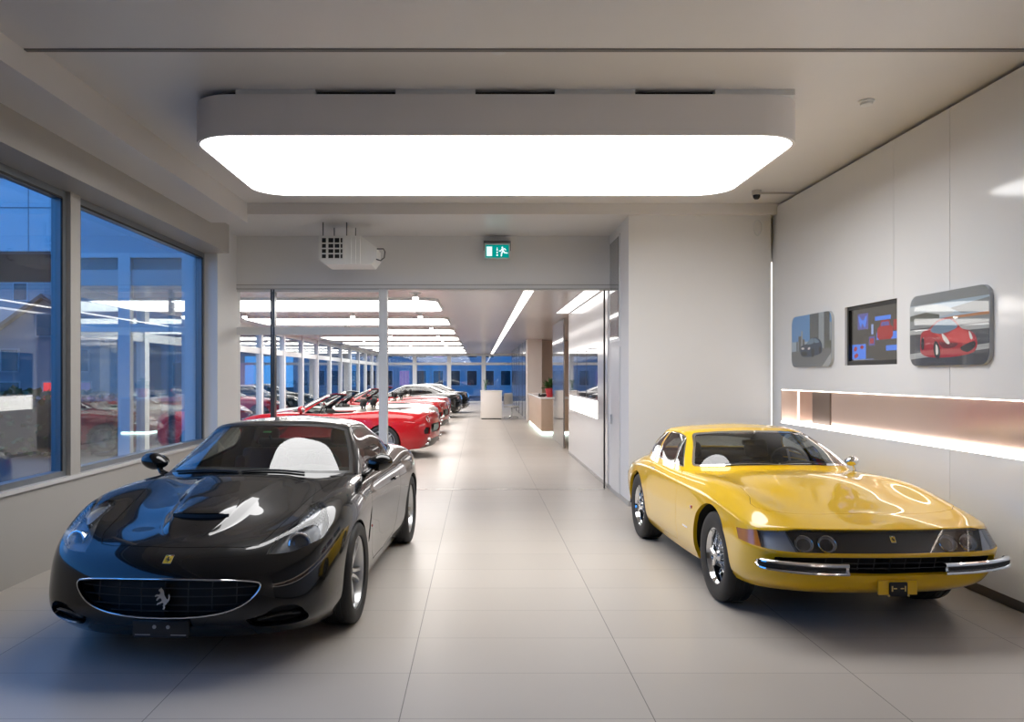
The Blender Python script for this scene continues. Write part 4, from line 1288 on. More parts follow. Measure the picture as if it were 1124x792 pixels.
# right wall of lacquer panels with open joints round the niche and the screen
w = MB()
X0, X1 = 3.84, 3.90
g = .004
def pan_(y0, y1, z0, z1): w.box(X0, X1, y0 + g / 2, y1 - g / 2, z0, z1)
NZ0, NZ1, NY = 1.12, 1.525, 10.12
TY0, TY1, TZ0, TZ1 = 7.31, 8.35, 1.805, 2.412
for y0, y1 in ((-4.2, 6.49), (6.49, 10.42)): pan_(y0, y1, .10, NZ0)
w.box(X0, X1, NY, 10.42 - g / 2, NZ0, NZ1)
for y0, y1 in ((-4.2, 6.49), (6.49, TY0)): w.box(X0, X1, y0 + (g / 2 if y0 > 0 else 0), y1 - (g / 2 if y1 < 7 else 0), NZ1, TZ1)
w.box(X0, X1, TY0, TY1, NZ1, TZ0); w.box(X0, X1, TY1, 10.42, NZ1, TZ1)
for y0, y1 in ((-4.2, 6.49), (6.49, 7.37), (7.37, 10.42)): pan_(y0, y1, TZ1, 3.885)
struct(w, 'wall_right', W_LACQ)
b = MB(); b.box(4.10, 4.2, -4.2, 12, 0, 4.2)
b.box(3.895, 4.10, -4.2, 12, 1.527, TZ0 - .02).box(3.90, 4.1, -4.2, 12, 0.1, 1.08).box(3.90, 4.1, -4.2, 12, TZ1 + .02, 3.86).box(3.90, 4.1, 8.4, 10.4, TZ0, TZ1).box(3.9, 4.1, -4.2, 7.28, TZ0, TZ1)
struct(b, 'wall_right.001', pbr('joint_grey', (.16, .15, .14), .6))
struct(MB().box(3.895, 3.95, -4.2, 10.42, 0, .095), 'baseboard_right', PLINTH)
# wall block at the back right, with a lit slot beside the lacquer wall
w = MB(); w.box(1.945, 3.795, 10.35, 12.05, 0, 3.79)
w.box(3.795, 3.9, 10.56, 12.05, 0, 3.9)
struct(w, 'wall_back', W_PAINT)
struct(MB().box(1.94, 3.795, 10.345, 12.05, 0, .07), 'baseboard_back', pbr('grey_plinth', (.38, .37, .36), .4))
sl = tag(MB().box(3.845, 3.897, 10.535, 10.558, .2, 3.2).build('slot_light', emit('slot_light_tube', (1.0, .92, .85), 1.4)), 'upright warm light slot glowing in the corner beside the lacquered wall', 'light')
# end wall behind the viewer
struct(MB().box(-3.95, 4.1, -4.3, -4.2, 0, 4.2), 'wall_front', pbr('rear_wall_white', (.72, .71, .70), .5))
# partition to the hall
w = MB(); w.box(-3.66, 1.945, 11.87, 12.05, 2.993, 3.79)
struct(w, 'wall_partition', W_PAINT)
struct(MB().box(-3.66, 1.945, 11.858, 11.872, 3.045, 3.058).box(-3.66, 1.945, 11.85, 12.06, 2.985, 2.997), 'trim_4', pbr('trim_grey', (.42, .41, .40), .4))
f = MB()
f.box(-1.496, -1.373, 11.85, 12.0, 0, 2.99)                     # white post beside the way through
f.box(-3.66, -1.496, 11.88, 11.98, 2.31, 2.42)
f.box(-3.66, -1.496, 11.88, 11.98, 0, .07)
f.box(-3.66, -1.496, 11.88, 11.98, 2.95, 2.99)
o = struct(f, 'window_3', W_FRAME)
p = MB(); p.box(-3.66, -3.115, 11.925, 11.935, .07, 2.31).box(-3.055, -1.496, 11.925, 11.935, .07, 2.31).box(-3.66, -1.496, 11.925, 11.935, 2.42, 2.95)
p.build('pane', GLASS_IN, o)
m = MB(); m.box(-3.115, -3.092, 11.87, 11.99, 0, 2.99).box(-3.080, -3.055, 11.87, 11.99, 0, 2.99); m.build('steel_mullion', STEEL, o)
struct(MB().box(-1.373, 1.88, 11.86, 11.90, 0, .003).box(-3.66, -1.496, 11.86, 11.90, 0, .003), 'trim_5', pbr('threshold_strip', (.55, .53, .50), .25, .7))
# glazing and door leaf in the side of the wall block
f = MB(); f.box(1.925, 1.945, 10.93, 11.72, 2.18, 3.66)
o = struct(f, 'window_4', W_FRAME)
MB().box(1.918, 1.926, 10.97, 11.68, 2.22, 3.62).build('pane', pbr('grey_mirror_pane', (.28, .29, .29), .05, .3, spec=.8), o)
d = struct(MB().box(1.925, 1.945, 10.95, 11.62, .07, 2.10), 'door_1', pbr('pale_door_paint', (.64, .64, .64), .35))
h = MB(); h.rbox(1.90, 1.925, 11.50, 11.52, 1.0, 1.14, .004, 1); h.build('door_handle', CHROME, d)
struct(MB().box(1.882, 1.90, 11.99, 12.055, 0, 2.985), 'trim_6', pbr('black_jamb', (.006, .006, .006), .7))
# -------------------------------------------------------------------- the hall
w = MB(); w.box(1.95, 2.15, 12.06, 13.1, 0, 3.06).box(1.95, 2.15, 17.2, 17.35, 0, 3.06).box(1.95, 2.15, 13.1, 17.2, 0, .98).box(1.95, 2.15, 13.1, 17.2, 2.18, 3.06).box(1.95, 2.15, 13.1, 17.2, 1.28, 1.31)
struct(w, 'wall_hall_right', pbr('hall_lacquer', (.60, .585, .575), .14, spec=.32))
struct(MB().box(1.94, 1.96, 12.06, 17.35, 0, .06), 'baseboard_hall', pbr('steel_plinth', (.35, .35, .35), .25, .8))
w = MB(); w.box(4.6, 4.8, 12.05, 52, 0, 3.06).box(2.15, 4.6, 17.3, 17.4, 0, 3.06).box(2.35, 4.6, 31.0, 31.2, 0, 3.06)
struct(w, 'wall_hall_right.001', pbr('warm_cream_wall', (.72, .60, .50), .5))
struct(MB().box(1.80, 2.35, 29.8, 30.6, 0, 3.06), 'wall_column', pbr('cream_column', (.76, .70, .64), .4))
# full-height glazing along the left of the hall and across its end
def mullions(name, n, along, fixed, start, stop, pitch, zt):
    f = MB(); g = MB()
    k = start
    while k < stop + .01:
        if along == 'y': f.box(fixed - .08, fixed + .08, k - .10, k + .10, 0, 3.06)
        else: f.box(k - .13, k + .13, fixed - .08, fixed + .08, 0, 3.06)
        k += pitch
    for z0, z1 in ((0, .10), (zt, zt + .16), (2.92, 3.06)):
        if along == 'y': f.box(fixed - .04, fixed + .04, start, stop, z0, z1)
        else: f.box(start, stop, fixed - .04, fixed + .04, z0, z1)
    if along == 'y': g.box(fixed - .006, fixed + .006, start, stop, .1, 2.94)
    else: g.box(start, stop, fixed - .006, fixed + .006, .1, 2.94)
    o = struct(f, name, W_FRAME); g.build('pane', GLASS, o)
mullions('window_5', 5, 'y', -6.22, 12.1, 50.0, 2.61, 2.32)
mullions('window_6', 6, 'x', 50.0, -6.22, 4.6, 2.165, 2.36)
f = MB()
for x in (-6.2, -5.36, -4.40, -3.97): f.box(x - .09, x + .09, 12.0, 12.12, 0, 3.55)
f.box(-6.2, -3.95, 12.015, 12.105, 2.36, 2.48).box(-6.2, -3.95, 12.015, 12.105, 0, .10).box(-6.35, -3.95, 12.01, 12.11, 3.48, 3.549)
o = struct(f, 'window_8', W_FRAME)
MB().box(-6.2, -3.95, 12.055, 12.065, .1, 3.5).build('pane', GLASS, o)
struct(MB().box(-6.5, 4.8, 12.06, 52, 3.55, 5.3).box(-4.0, 4.2, -4.3, 12.04, 4.2, 4.3).box(-6.3, 4.8, 12.3, 52, 3.3, 3.55).box(-3.9, 4.8, 12.05, 12.3, 3.3, 3.6), 'wall_roof', pbr('roof_fascia', (.46, .52, .56), .6))
# ------------------------------------------------------------------- fittings
def flat(name, fr, shapes, parent, t0=0.0, step=.0006):
    """a flat print: 2-D shapes laid in order on one sheet"""
    mb = MB(); mats = []
    for k, (poly, m) in enumerate(shapes):
        if m not in mats: mats.append(m)
        mb.cur = mats.index(m)
        mb.add([fr @ Vector((p[0], p[1], t0 + step * k)) for p in poly], [tuple(range(len(poly)))])
    o = mb.build(name, mats, parent, weld=False)
    return o
def rect(x0, x1, y0, y1): return [(x0, y0), (x1, y0), (x1, y1), (x0, y1)]
def flatm(name, c, r=.35): return pbr(name, c, r)

# big luminous ceiling box
box = empty('ceiling_light', (0.13, 7.19, 3.56), 0, 'wide white luminous box with rounded corners hanging under the ceiling above both front cars', 'ceiling light')
def rr3(x0, x1, y0, y1, r): return rrect(x0 - .13, x1 - .13, y0 - 7.19, y1 - 7.19, r, 10)
out_ = rr3(-2.29, 2.56, 6.15, 8.25, .36)
inn = rr3(-2.265, 2.535, 6.175, 8.225, .335)
mb = MB(); n = len(out_)
vs = [(x, y, .315) for x, y in out_] + [(x, y, 0) for x, y in out_] + [(x, y, 0) for x, y in inn] + [(x, y, .02) for x, y in inn]
mb.add(vs, [(k * n + i, k * n + (i + 1) % n, (k + 1) * n + (i + 1) % n, (k + 1) * n + i) for k in range(3) for i in range(n)], True)
mb.add([(x, y, .315) for x, y in out_], [tuple(range(n))])
mb.build('housing', pbr('light_housing', (.80, .775, .76), .35), box, auto=30)
mb = MB(); mb.add([(x, y, .006) for x, y in inn], [tuple(reversed(range(n)))]); mb.build('diffuser', LIGHT_MAIN, box)
mb = MB()
nk = rr3(-2.20, 2.47, 6.24, 8.16, .30); m_ = len(nk)
mb.add([(x, y, .315) for x, y in nk] + [(x, y, .36) for x, y in nk], [(i, (i + 1) % m_, m_ + (i + 1) % m_, m_ + i) for i in range(m_)], True)
mb.build('shadow_gap', DKJOINT, box)
for k in range(4):
    x = -2.0 + 1.24 * k - .02
    mb = MB(); mb.box(x, x + .62, 6.17 - 7.19, 6.23 - 7.19, .315, .36); mb.build('suspension_bracket', W_FRAME, box)

# hall ceiling panels and light lines
hall0 = None
for k in range(8):
    y = 13.9 + 4.42 * k
    if hall0 is None:
        hall0 = empty('ceiling_light_panel', (-3.12, y, 3.06))
        P = rrect(-2.39, 2.39, 0, 2.45, .35, 6); I = rrect(-2.37, 2.37, .02, 2.43, .33, 6)
        mb = MB(); m_ = len(P)
        mb.add([(a, b, 0) for a, b in P] + [(a, b, -.05) for a, b in P] + [(a, b, -.05) for a, b in I] + [(a, b, -.03) for a, b in I], [(q * m_ + i, q * m_ + (i + 1) % m_, (q + 1) * m_ + (i + 1) % m_, (q + 1) * m_ + i) for q in range(3) for i in range(m_)], True)
        mb.build('panel_rim', W_FRAME, hall0)
        mb = MB(); mb.add([(a, b, -.04) for a, b in I], [tuple(reversed(range(m_)))]); mb.build('diffuser', LIGHT_HALL, hall0)
        o = hall0
    else:
        o = copy_tree(hall0); o.location = (-3.12, y, 3.06)
    nth = ('nearest', 'second', 'third', 'fourth', 'fifth', 'sixth', 'seventh', 'farthest')[k]
    tag(o, 'rounded white light panel across the hall ceiling, %s of the row%s' % (nth, '' if k in (0, 7) else ' counted from the partition'), 'ceiling light', 'light panels on the hall ceiling')
s = empty('ceiling_light_strip', (.79, 12.1, 3.06), 0, 'long thin white light line running down the hall ceiling', 'ceiling light')
mb = MB(); mb.box(-.085, .085, 0, 37, -.012, 0); mb.build('strip_rim', W_FRAME, s)
mb = MB(); mb.box(-.075, .075, .01, 36.9, -.016, -.012); mb.build('diffuser', LIGHT_STRIP, s)
s = empty('ceiling_light_strip', (1.80, 12.1, 3.06), 0, 'short broad white light line in the ceiling above the glossy white hall panel', 'ceiling light')
mb = MB(); mb.box(-.135, .125, 0, 5.1, -.012, 0); mb.build('strip_rim', W_FRAME, s)
mb = MB(); mb.box(-.125, .115, .01, 5.08, -.016, -.012); mb.build('diffuser', emit('luminous_strip_soft', (1.0, .97, .94), 2.6), s)
spot0 = None
k = 0
for y, xs in ((13.1, (-4.2, -1.05)), (17.3, (-5.1, -2.75, -1.28)), (21.6, (-3.6, -1.3)), (26.0, (-2.9, -1.35)), (30.4, (-4.4, -1.4)), (34.8, (-3.0, -1.45))):
    for x in xs:
        if spot0 is None:
            spot0 = empty('ceiling_spotlight', (x, y, 3.06))
            mb = MB(); mb.lathe([(.10, 0), (.10, -.012), (.075, -.014), (.07, 0)], 24); mb.build('spot_ring', W_FRAME, spot0)
            mb = MB(); mb.lathe([(.03, 0), (.035, -.03), (.05, -.05), (.05, -.075)], 20); mb.build('lamp_barrel', W_FRAME, spot0)
            mb = MB(); mb.lathe([(.05, -.075), (.045, -.10), (.025, -.118), (0, -.122)], 20); mb.build('lamp', LIGHT_SPOT, spot0)
            o = spot0
        else:
            o = copy_tree(spot0); o.location = (x, y, 3.06)
        tag(o, 'small round spotlight set between the light panels of the hall ceiling', 'spotlight', 'spotlights in the hall ceiling'); k += 1

# lit niche in the right wall
n_ = empty('wall_niche', (3.84, 7, 1.32), 0, 'long copper-toned lit display niche let into the right-hand wall', 'display niche')
copper = pbr('brushed_copper_panel', (.56, .43, .37), .22, .85, var=.12, vscale=1.2)
mb = MB(); mb.box(.215, .235, -11.2, 3.12, NZ0 - 1.32, NZ1 - 1.32); mb.build('back_panel', copper, n_)
mb = MB(); mb.box(0, .235, 3.10, 3.12, NZ0 - 1.32, NZ1 - 1.32); mb.build('end_panel', pbr('satin_copper_end', (.62, .50, .44), .3, .6), n_)
mb = MB(); mb.box(0.0, .22, -11.2, 3.12, NZ0 - 1.34, NZ0 - 1.318); mb.build('lit_shelf_glow', emit('lit_shelf_glow', (1.0, .90, .83), 4.2), n_)  # niche floor emits in place of the light falling on it
mb = MB(); mb.box(0.062, .22, -11.2, 3.12, NZ1 - 1.322, NZ1 - 1.30); mb.build('niche_top', pbr('niche_top_white', (.7, .64, .6), .4), n_)
mb = MB(); mb.box(.004, .014, -11.2, 3.10, NZ1 - 1.328, NZ1 - 1.322); mb.build('light_line', LIGHT_WARM, n_)
mb = MB(); mb.box(.204, .214, 3.090, 3.099, NZ0 - 1.318, NZ1 - 1.33); mb.build('light_line', emit('warm_corner_line', (1.0, .86, .76), 3.0), n_)
mb = MB(); mb.box(.205, .214, 2.18, 2.66, NZ0 - 1.318, NZ1 - 1.33); mb.build('painted_reflection', pbr('dark_reflection', (.14, .105, .085), .3, .7), n_)  # dark strip painted in for a blurred reflection on the copper back

# prints and screen on the right wall: local x runs away from the viewer (+Y), y up, z out into the room
def wall_frame(y, z, off): return frame((3.84 - off, y, z), (0, -1, 0), (0, 0, 1))
sky_b = flatm('print_sky_blue', (.11, .32, .68)); sky_l = flatm('print_sky_light', (.40, .50, .60)); tower = flatm('print_tower_grey', (.09, .10, .11)); tower2 = flatm('print_tower_pale', (.34, .38, .42))
road = flatm('print_road', (.16, .165, .175)); road2 = flatm('print_road_pale', (.42, .43, .44)); carblue = flatm('print_car_blue', (.025, .05, .10)); cardark = flatm('print_car_dark', (.012, .014, .018)); cgl = flatm('print_car_window', (.15, .24, .34))
pred = flatm('print_red', (.42, .015, .025)); pred2 = flatm('print_red_light', (.58, .06, .06)); pdk = flatm('print_dark_red', (.12, .008, .015)); plight = flatm('print_lamp', (.7, .68, .66)); hill = flatm('print_hill', (.10, .11, .09)); cloud = flatm('print_cloud', (.55, .58, .60)); shadow_ = flatm('print_dark_floor', (.06, .062, .07)); orange = flatm('print_barrier', (.50, .22, .10)); stone_ = flatm('print_wall_grey', (.24, .25, .26))
def smooth(pts, n=4): return cr_closed(pts, n)
def picture(y0, y1, z0, z1, label, shapes):
    W, H = y1 - y0, z1 - z0
    fr = wall_frame((y0 + y1) / 2, (z0 + z1) / 2, .0)
    r_ = empty('wall_picture', (3.84, (y0 + y1) / 2, (z0 + z1) / 2), 0, label, 'picture')
    inv = Matrix.Translation((-3.84, -(y0 + y1) / 2, -(z0 + z1) / 2))
    fl = inv @ fr
    P = rrect(-W / 2, W / 2, -H / 2, H / 2, .10, 8)
    mb = MB(); mb.prism(P, .0, .030, fl); mb.build('backing_panel', pbr('acrylic_edge', (.45, .47, .48), .15), r_)
    clip = []
    for poly, m in shapes:
        # keep the print inside the rounded outline
        q = clip_poly(poly, P)
        if len(q) > 2: clip.append((q, m))
    flat('print', fl, clip, r_, .0305, .0003)
    mb = MB(); mb.prism(P, .034, .038, fl); mb.build('acrylic_cover', glass('acrylic_cover', (.97, .98, .98), 1.5, .5), r_)
    return r_
def clip_poly(poly, conv):
    out = list(poly); m = len(conv)
    for i in range(m):
        a, b = conv[i], conv[(i + 1) % m]
        src, out = out, []
        if not src: break
        def side(p): return (b[0] - a[0]) * (p[1] - a[1]) - (b[1] - a[1]) * (p[0] - a[0])
        for k in range(len(src)):
            p, q = src[k - 1], src[k]
            sp, sq = side(p), side(q)
            if (sp >= 0) != (sq >= 0):
                t = sp / (sp - sq); out.append((p[0] + (q[0] - p[0]) * t, p[1] + (q[1] - p[1]) * t))
            if sq >= 0: out.append(q)
    return out
picture(8.60, 9.69, 1.802, 2.405, 'rounded acrylic print of a dark blue car before skyscrapers on the right wall', [
    (rect(-.6, .6, -.31, .31), sky_b), ([(-.6, -.31), (.6, -.31), (.6, -.02), (-.6, .0)], sky_l), (rect(-.02, .22, -.12, .31), tower), (rect(.22, .36, -.12, .31), tower2), (rect(.36, .50, -.14, .31), tower), (rect(.50, .6, -.12, .18), tower2),
    (rect(-.40, -.36, -.12, .0), tower), (rect(-.34, -.26, -.12, .06), tower), (rect(-.26, -.22, -.12, .12), tower2), (rect(-.22, -.16, -.12, .02), tower),
    (rect(.40, .55, -.14, -.02), hill), ([(-.6, -.31), (.6, -.31), (.6, -.10), (.1, -.10), (-.6, -.12)], road), ([(.3, -.31), (.6, -.31), (.6, -.12)], road2),
    (smooth([(-.27, -.15), (-.28, -.08), (-.20, -.045), (-.10, -.035), (.02, .02), (.14, .03), (.24, .005), (.30, -.04), (.32, -.11), (.28, -.155), (.05, -.185), (-.18, -.185)]), carblue),
    (smooth([(-.10, -.035), (.0, .012), (.08, .02), (.09, -.03), (-.02, -.045)]), cgl), (smooth([(.11, .02), (.2, .0), (.24, -.03), (.12, -.03)]), cgl), (smooth([(-.25, -.13), (-.16, -.125), (-.08, -.14), (-.10, -.17), (-.22, -.17)]), cardark), (smooth([(.03, -.11), (.08, -.09), (.12, -.12), (.10, -.18), (.05, -.19)]), cardark), (smooth([(.24, -.09), (.28, -.08), (.30, -.11), (.28, -.15), (.25, -.15)]), cardark), (smooth([(-.25, -.08), (-.18, -.075), (-.16, -.095), (-.22, -.10)]), plight), (smooth([(-.06, -.085), (.0, -.075), (.0, -.10), (-.05, -.105)]), plight)])
picture(5.935, 7.03, 1.783, 2.390, 'large rounded acrylic print of a red sports car nearest the viewer on the right wall', [
    (rect(-.6, .6, -.31, .31), sky_l), (rect(-.6, .6, .22, .31), stone_), (smooth([(-.6, .20), (-.3, .22), (.0, .18), (.1, .12), (-.2, .10), (-.6, .12)]), cloud), ([(.05, .16), (.6, .21), (.6, .10), (.2, .11)], stone_),
    ([(-.6, .13), (-.3, .15), (-.1, .12), (-.1, .08), (-.6, .09)], hill), (rect(-.6, .6, -.31, .09), shadow_), (rect(-.6, .6, .02, .09), stone_), ([(.0, .09), (.6, .10), (.6, .075), (.0, .075)], orange), ([(-.6, -.20), (.6, -.14), (.6, -.18), (-.6, -.25)], road2), (rect(-.6, .6, -.03, .01), road2),
    (smooth([(-.36, -.20), (-.38, -.10), (-.36, -.02), (-.25, .01), (-.12, .07), (.02, .085), (.12, .055), (.20, -.01), (.32, -.04), (.39, -.09), (.40, -.16), (.34, -.21), (.10, -.235), (-.18, -.235)]), pred),
    (smooth([(-.22, .0), (-.13, .055), (.0, .072), (.08, .06), (.15, .0), (-.04, -.04), (-.18, -.03)]), cgl), (smooth([(-.16, -.03), (-.02, -.06), (.15, -.005), (.22, -.02), (.36, -.09), (.30, -.135), (.08, -.11), (-.04, -.095)]), pred2),
    (smooth([(-.10, -.11), (.02, -.12), (.16, -.13), (.10, -.16), (-.04, -.16)]), pdk), (smooth([(.20, -.16), (.36, -.12), (.38, -.16), (.30, -.20), (.22, -.19)]), cardark), (smooth([(-.06, -.04), (.0, -.07), (.05, -.12), (.02, -.13), (-.04, -.09)]), plight), (smooth([(.30, -.04), (.33, -.06), (.35, -.1), (.32, -.1)]), plight),
    (smooth([(-.16, -.10), (-.11, -.12), (-.08, -.20), (-.11, -.25), (-.16, -.22), (-.18, -.16)]), cardark), (smooth([(-.35, -.06), (-.32, -.08), (-.32, -.15), (-.35, -.17), (-.365, -.12)]), cardark), (smooth([(-.145, -.13), (-.115, -.15), (-.11, -.20), (-.14, -.21)]), plight)])
scr = lambda n, c, s: emit('screen_' + n, c, s)
tv = empty('television', (3.84, (TY0 + TY1) / 2, (TZ0 + TZ1) / 2), 0, 'recessed flat screen showing a dark slide with a red car, between the two wall prints', 'television')
fl = Matrix.Translation((-3.84, -(TY0 + TY1) / 2, -(TZ0 + TZ1) / 2)) @ wall_frame((TY0 + TY1) / 2, (TZ0 + TZ1) / 2, 0)
W, H = TY1 - TY0, TZ1 - TZ0
mb = MB()
for x0, x1, y0, y1 in ((-W / 2, -W / 2 + .03, -H / 2, H / 2), (W / 2 - .03, W / 2, -H / 2, H / 2), (-W / 2 + .03, W / 2 - .03, -H / 2, -H / 2 + .045), (-W / 2 + .03, W / 2 - .03, H / 2 - .035, H / 2)):
    mb.prism(rect(x0, x1, y0, y1), -.06, -.025, fl)
mb.build('bezel', pbr('screen_bezel', (.012, .012, .012), .15), tv)
mb = MB(); mb.prism(rect(-W / 2, W / 2, -H / 2, H / 2), -.08, -.06, fl); mb.build('screen_back', DKJOINT, tv)
g_ = scr('grey', (.070, .064, .058), 1); b_ = scr('blue', (.075, .18, .62), 1); b2 = scr('violet', (.10, .09, .26), 1); r_ = scr('red', (.28, .035, .035), 1); w_ = scr('pale', (.25, .32, .55), 1)
flat('screen', fl, [(rect(-W / 2 + .03, W / 2 - .03, -H / 2 + .045, H / 2 - .035), g_), (rect(-.36, -.14, .06, .22), b2), (smooth([(-.34, .2), (-.3, .08), (-.26, .12), (-.2, .08), (-.17, .2), (-.25, .15)]), b_), (rect(.03, .48, -.06, .01), b_), (rect(.0, .3, .13, .17), b_),
    ([(.04, -.03), (.05, .05), (.09, .07), (.12, .125), (.27, .125), (.30, .07), (.34, .05), (.34, -.03), (.30, -.06), (.08, -.06)], r_), ([(.13, .11), (.26, .11), (.28, .07), (.11, .07)], b2), (rect(.35, .48, .02, .12), r_), (rect(-.07, -.03, .0, .10), w_), (rect(-.12, .0, -.11, -.02), b2), (rect(-.10, -.02, -.09, -.04), r_),
    (rect(-.47, -.18, -.24, -.09), b_), (smooth([(-.44, -.14), (-.40, -.11), (-.36, -.13), (-.40, -.16)]), r_), (smooth([(-.30, -.12), (-.26, -.10), (-.22, -.12), (-.26, -.14)]), r_), (smooth([(-.42, -.2), (-.36, -.18), (-.34, -.21), (-.40, -.23)]), r_), (rect(.22, .48, -.17, -.12), b_), (rect(-.44, -.02, -.2475, -.2425), w_)], tv, -.0585, .0004)
mb = MB(); mb.prism(rect(-W / 2 + .03, W / 2 - .03, -H / 2 + .045, H / 2 - .035), -.049, -.047, fl); mb.build('screen_glass', glass('screen_glass', (.98, .98, .98), 1.5, .6), tv)

# exit sign hanging from the partition
ex = empty('exit_sign', (.265, 11.74, 3.56), 0, 'green running-man exit sign on a bracket above the way into the hall', 'exit sign')
mb = MB(); mb.rbox(-.19, .19, -.02, .02, -.145, .09, .006, 2); mb.build('sign_box', pbr('sign_box_white', (.62, .72, .70), .3), ex)
fe = frame((0, -.0205, -.03), (1, 0, 0), (0, 0, 1))
gr = emit('exit_green', (.0, .27, .23), .8); wh = emit('exit_white', (.62, .82, .86), 1.0)
man = [[(.062, .06), (.075, .072), (.09, .06), (.085, .045), (.068, .045)], [(.06, .04), (.085, .042), (.10, .012), (.115, -.012), (.155, -.018), (.155, -.034), (.105, -.03), (.09, -.012), (.075, -.032), (.07, -.075), (.052, -.075), (.055, -.03), (.07, .0), (.062, .02), (.045, .012), (.028, .012), (.028, -.002), (.055, -.004)], [(.085, .042), (.115, .045), (.135, .018), (.125, .01), (.108, .03), (.09, .028)]]
flat('sign_face', fe, [(rect(-.172, .172, -.095, .095), gr), (rect(-.155, -.075, -.07, .07), wh)] + [(m_, wh) for m_ in man] + [(rect(-.012, .012, -.068, -.045), wh), (rect(-.009, .009, -.03, -.005), wh), (rect(-.009, .009, .01, .035), wh), (rect(-.006, .006, .04, .055), wh)], ex, .0005, .0004)
mb = MB()
for x in (-.195, .195): mb.box(x - .006, x + .006, -.012, .012, -.02, .125)
mb.box(-.201, .201, -.012, .012, .115, .127); mb.box(-.201, .201, -.01, .13, .112, .127)
mb.build('sign_bracket', pbr('sign_bracket_grey', (.22, .21, .20), .4, .5), ex)

# air heater hanging from the soffit
ah = empty('air_heater', (-1.86, 11.0, 3.40), 0, 'white louvred air heater hanging on rods in front of the partition', 'air heater')
HW = pbr('heater_white', (.86, .86, .83), .4)
body = [(-.30, .20), (.14, .20), (.30, .14), (.47, .06), (.47, -.12), (.30, -.20), (-.16, -.20), (-.30, -.14)]
mb = MB(); P3 = [(-.31, .19), (.26, .19), (.38, .10), (.47, .03), (.47, -.11), (.40, -.20), (-.22, -.20), (-.31, -.13)]
mb.prism(P3, -.25, .25, frame((0, 0, 0), (1, 0, 0), (0, 0, 1)))
mb.build('casing', HW, ah)
mb = MB(); mb.box(-.268, .02, -.256, -.245, -.125, .165); mb.build('intake_grille', pbr('heater_dark', (.012, .014, .013), .5), ah)
mb = MB()
for z in (-.125, -.055, .015, .085, .165): mb.box(-.275, .025, -.275, -.25, z - .008, z + .008)
for x in (-.272, -.20, -.185, -.10, -.02, .022): mb.box(x - .007, x + .007, -.275, -.25, -.13, .17)
mb.build('louvres', HW, ah)
mb = MB()
for x in (.12, .18, .24): mb.box(x - .014, x + .014, -.266, -.25, -.195, .18)
mb.build('casing_ribs', HW, ah)
mb = MB(); mb.tube([(.46, -.2, .02), (.56, -.2, .02), (.58, -.2, -.02), (.57, -.2, -.10), (.52, -.2, -.14), (.46, -.2, -.12)], .009, 8); mb.build('hose_loop', STEEL, ah)
for x, y in ((-.26, -.2), (-.18, .2), (.06, -.2), (.12, .2)):
    mb = MB(); mb.cyl((x, y, .18), (x, y, .385), .007, 8); mb.build('hanging_rod', STEEL, ah)

# small ceiling fittings
o = empty('smoke_detector', (3.13, 6.43, ZC), 0, 'white round smoke detector on the ceiling right of the luminous box', 'smoke detector')
mb = MB(); mb.lathe([(.062, 0), (.062, -.012), (.05, -.016)], 28); mb.build('detector_base', W_FRAME, o)
mb = MB(); mb.lathe([(.050, -.016), (.046, -.034), (.03, -.042), (0, -.043)], 28); mb.build('detector_head', W_FRAME, o)
o = empty('smoke_detector', (.13, 5.38, ZC), 0, 'white round smoke detector at the ceiling edge above the luminous box', 'smoke detector')
mb = MB(); mb.lathe([(.07, 0), (.07, -.012), (.056, -.016)], 28); mb.build('detector_base', W_FRAME, o)
mb = MB(); mb.lathe([(.056, -.016), (.05, -.034), (.03, -.042), (0, -.043)], 28); mb.build('detector_head', W_FRAME, o)
o = empty('security_camera', (3.33, 9.55, ZC), 0, 'small dome security camera on the ceiling by the right-hand corner', 'camera')
mb = MB(); mb.lathe([(.055, 0), (.055, -.05), (.045, -.055)], 24); mb.build('camera_base', pbr('camera_grey', (.45, .43, .40), .4), o)
mb = MB(); mb.lathe([(.045, -.055), (.04, -.085), (.022, -.105), (0, -.11)], 24); mb.build('camera_dome', pbr('smoked_dome', (.02, .018, .015), .05), o)
mb = MB(); mb.cyl((.05, 0, -.03), (.46, 0, -.03), .012, 8); mb.build('cable_conduit', pbr('conduit_grey', (.42, .40, .37), .5), o)
o = empty('hanging_cable', (3.62, 10.33, 3.72), 0, 'looped white cable hanging at the top of the back wall corner', 'cable')
mb = MB(); mb.tube(cr_closed([(0, 0), (.05, -.06), (.04, -.16), (0, -.2), (-.04, -.16), (-.05, -.06)], 4) and [(x, 0, z) for x, z in cr_closed([(0, 0), (.05, -.06), (.04, -.16), (0, -.2), (-.04, -.16), (-.05, -.06)], 4)], .008, 6, closed=True); mb.build('cable_loop', W_FRAME, o)

# ---------------------------------------------------------------- hall furniture
o = empty('wall_showcase', (1.95, 15.15, 1.6), 0, 'glass-fronted showcase with a bright shelf set in the glossy hall panel', 'showcase')
mb = MB(); mb.box(.0, .02, -2.05, 2.05, -.29, .58); mb.build('case_front', pbr('dark_mirror_glass', (.10, .10, .12), .03, .6, spec=.9), o)
mb = MB(); mb.box(.02, .06, -2.05, 2.05, -.62, -.32); mb.build('lit_shelf_glow', emit('case_light', (1.0, .95, .9), 3.0), o)
for y in (-.7, .7): MB().box(-.004, .01, y - .01, y + .01, -.29, .58).build('case_bar', STEEL, o)
o = tag(MB().rbox(1.955, 1.99, 18.5, 21.2, .02, 3.03, .004, 1).build('glass_screen', pbr('smoked_mirror', (.34, .33, .32), .06, .7)), 'tall smoked mirror screen standing past the glossy hall panel', 'screen')
o = empty('ring_lamp', (2.6, 17.42, 2.05), 0, 'round glowing ring lamp half hidden behind the glossy hall panel', 'lamp')
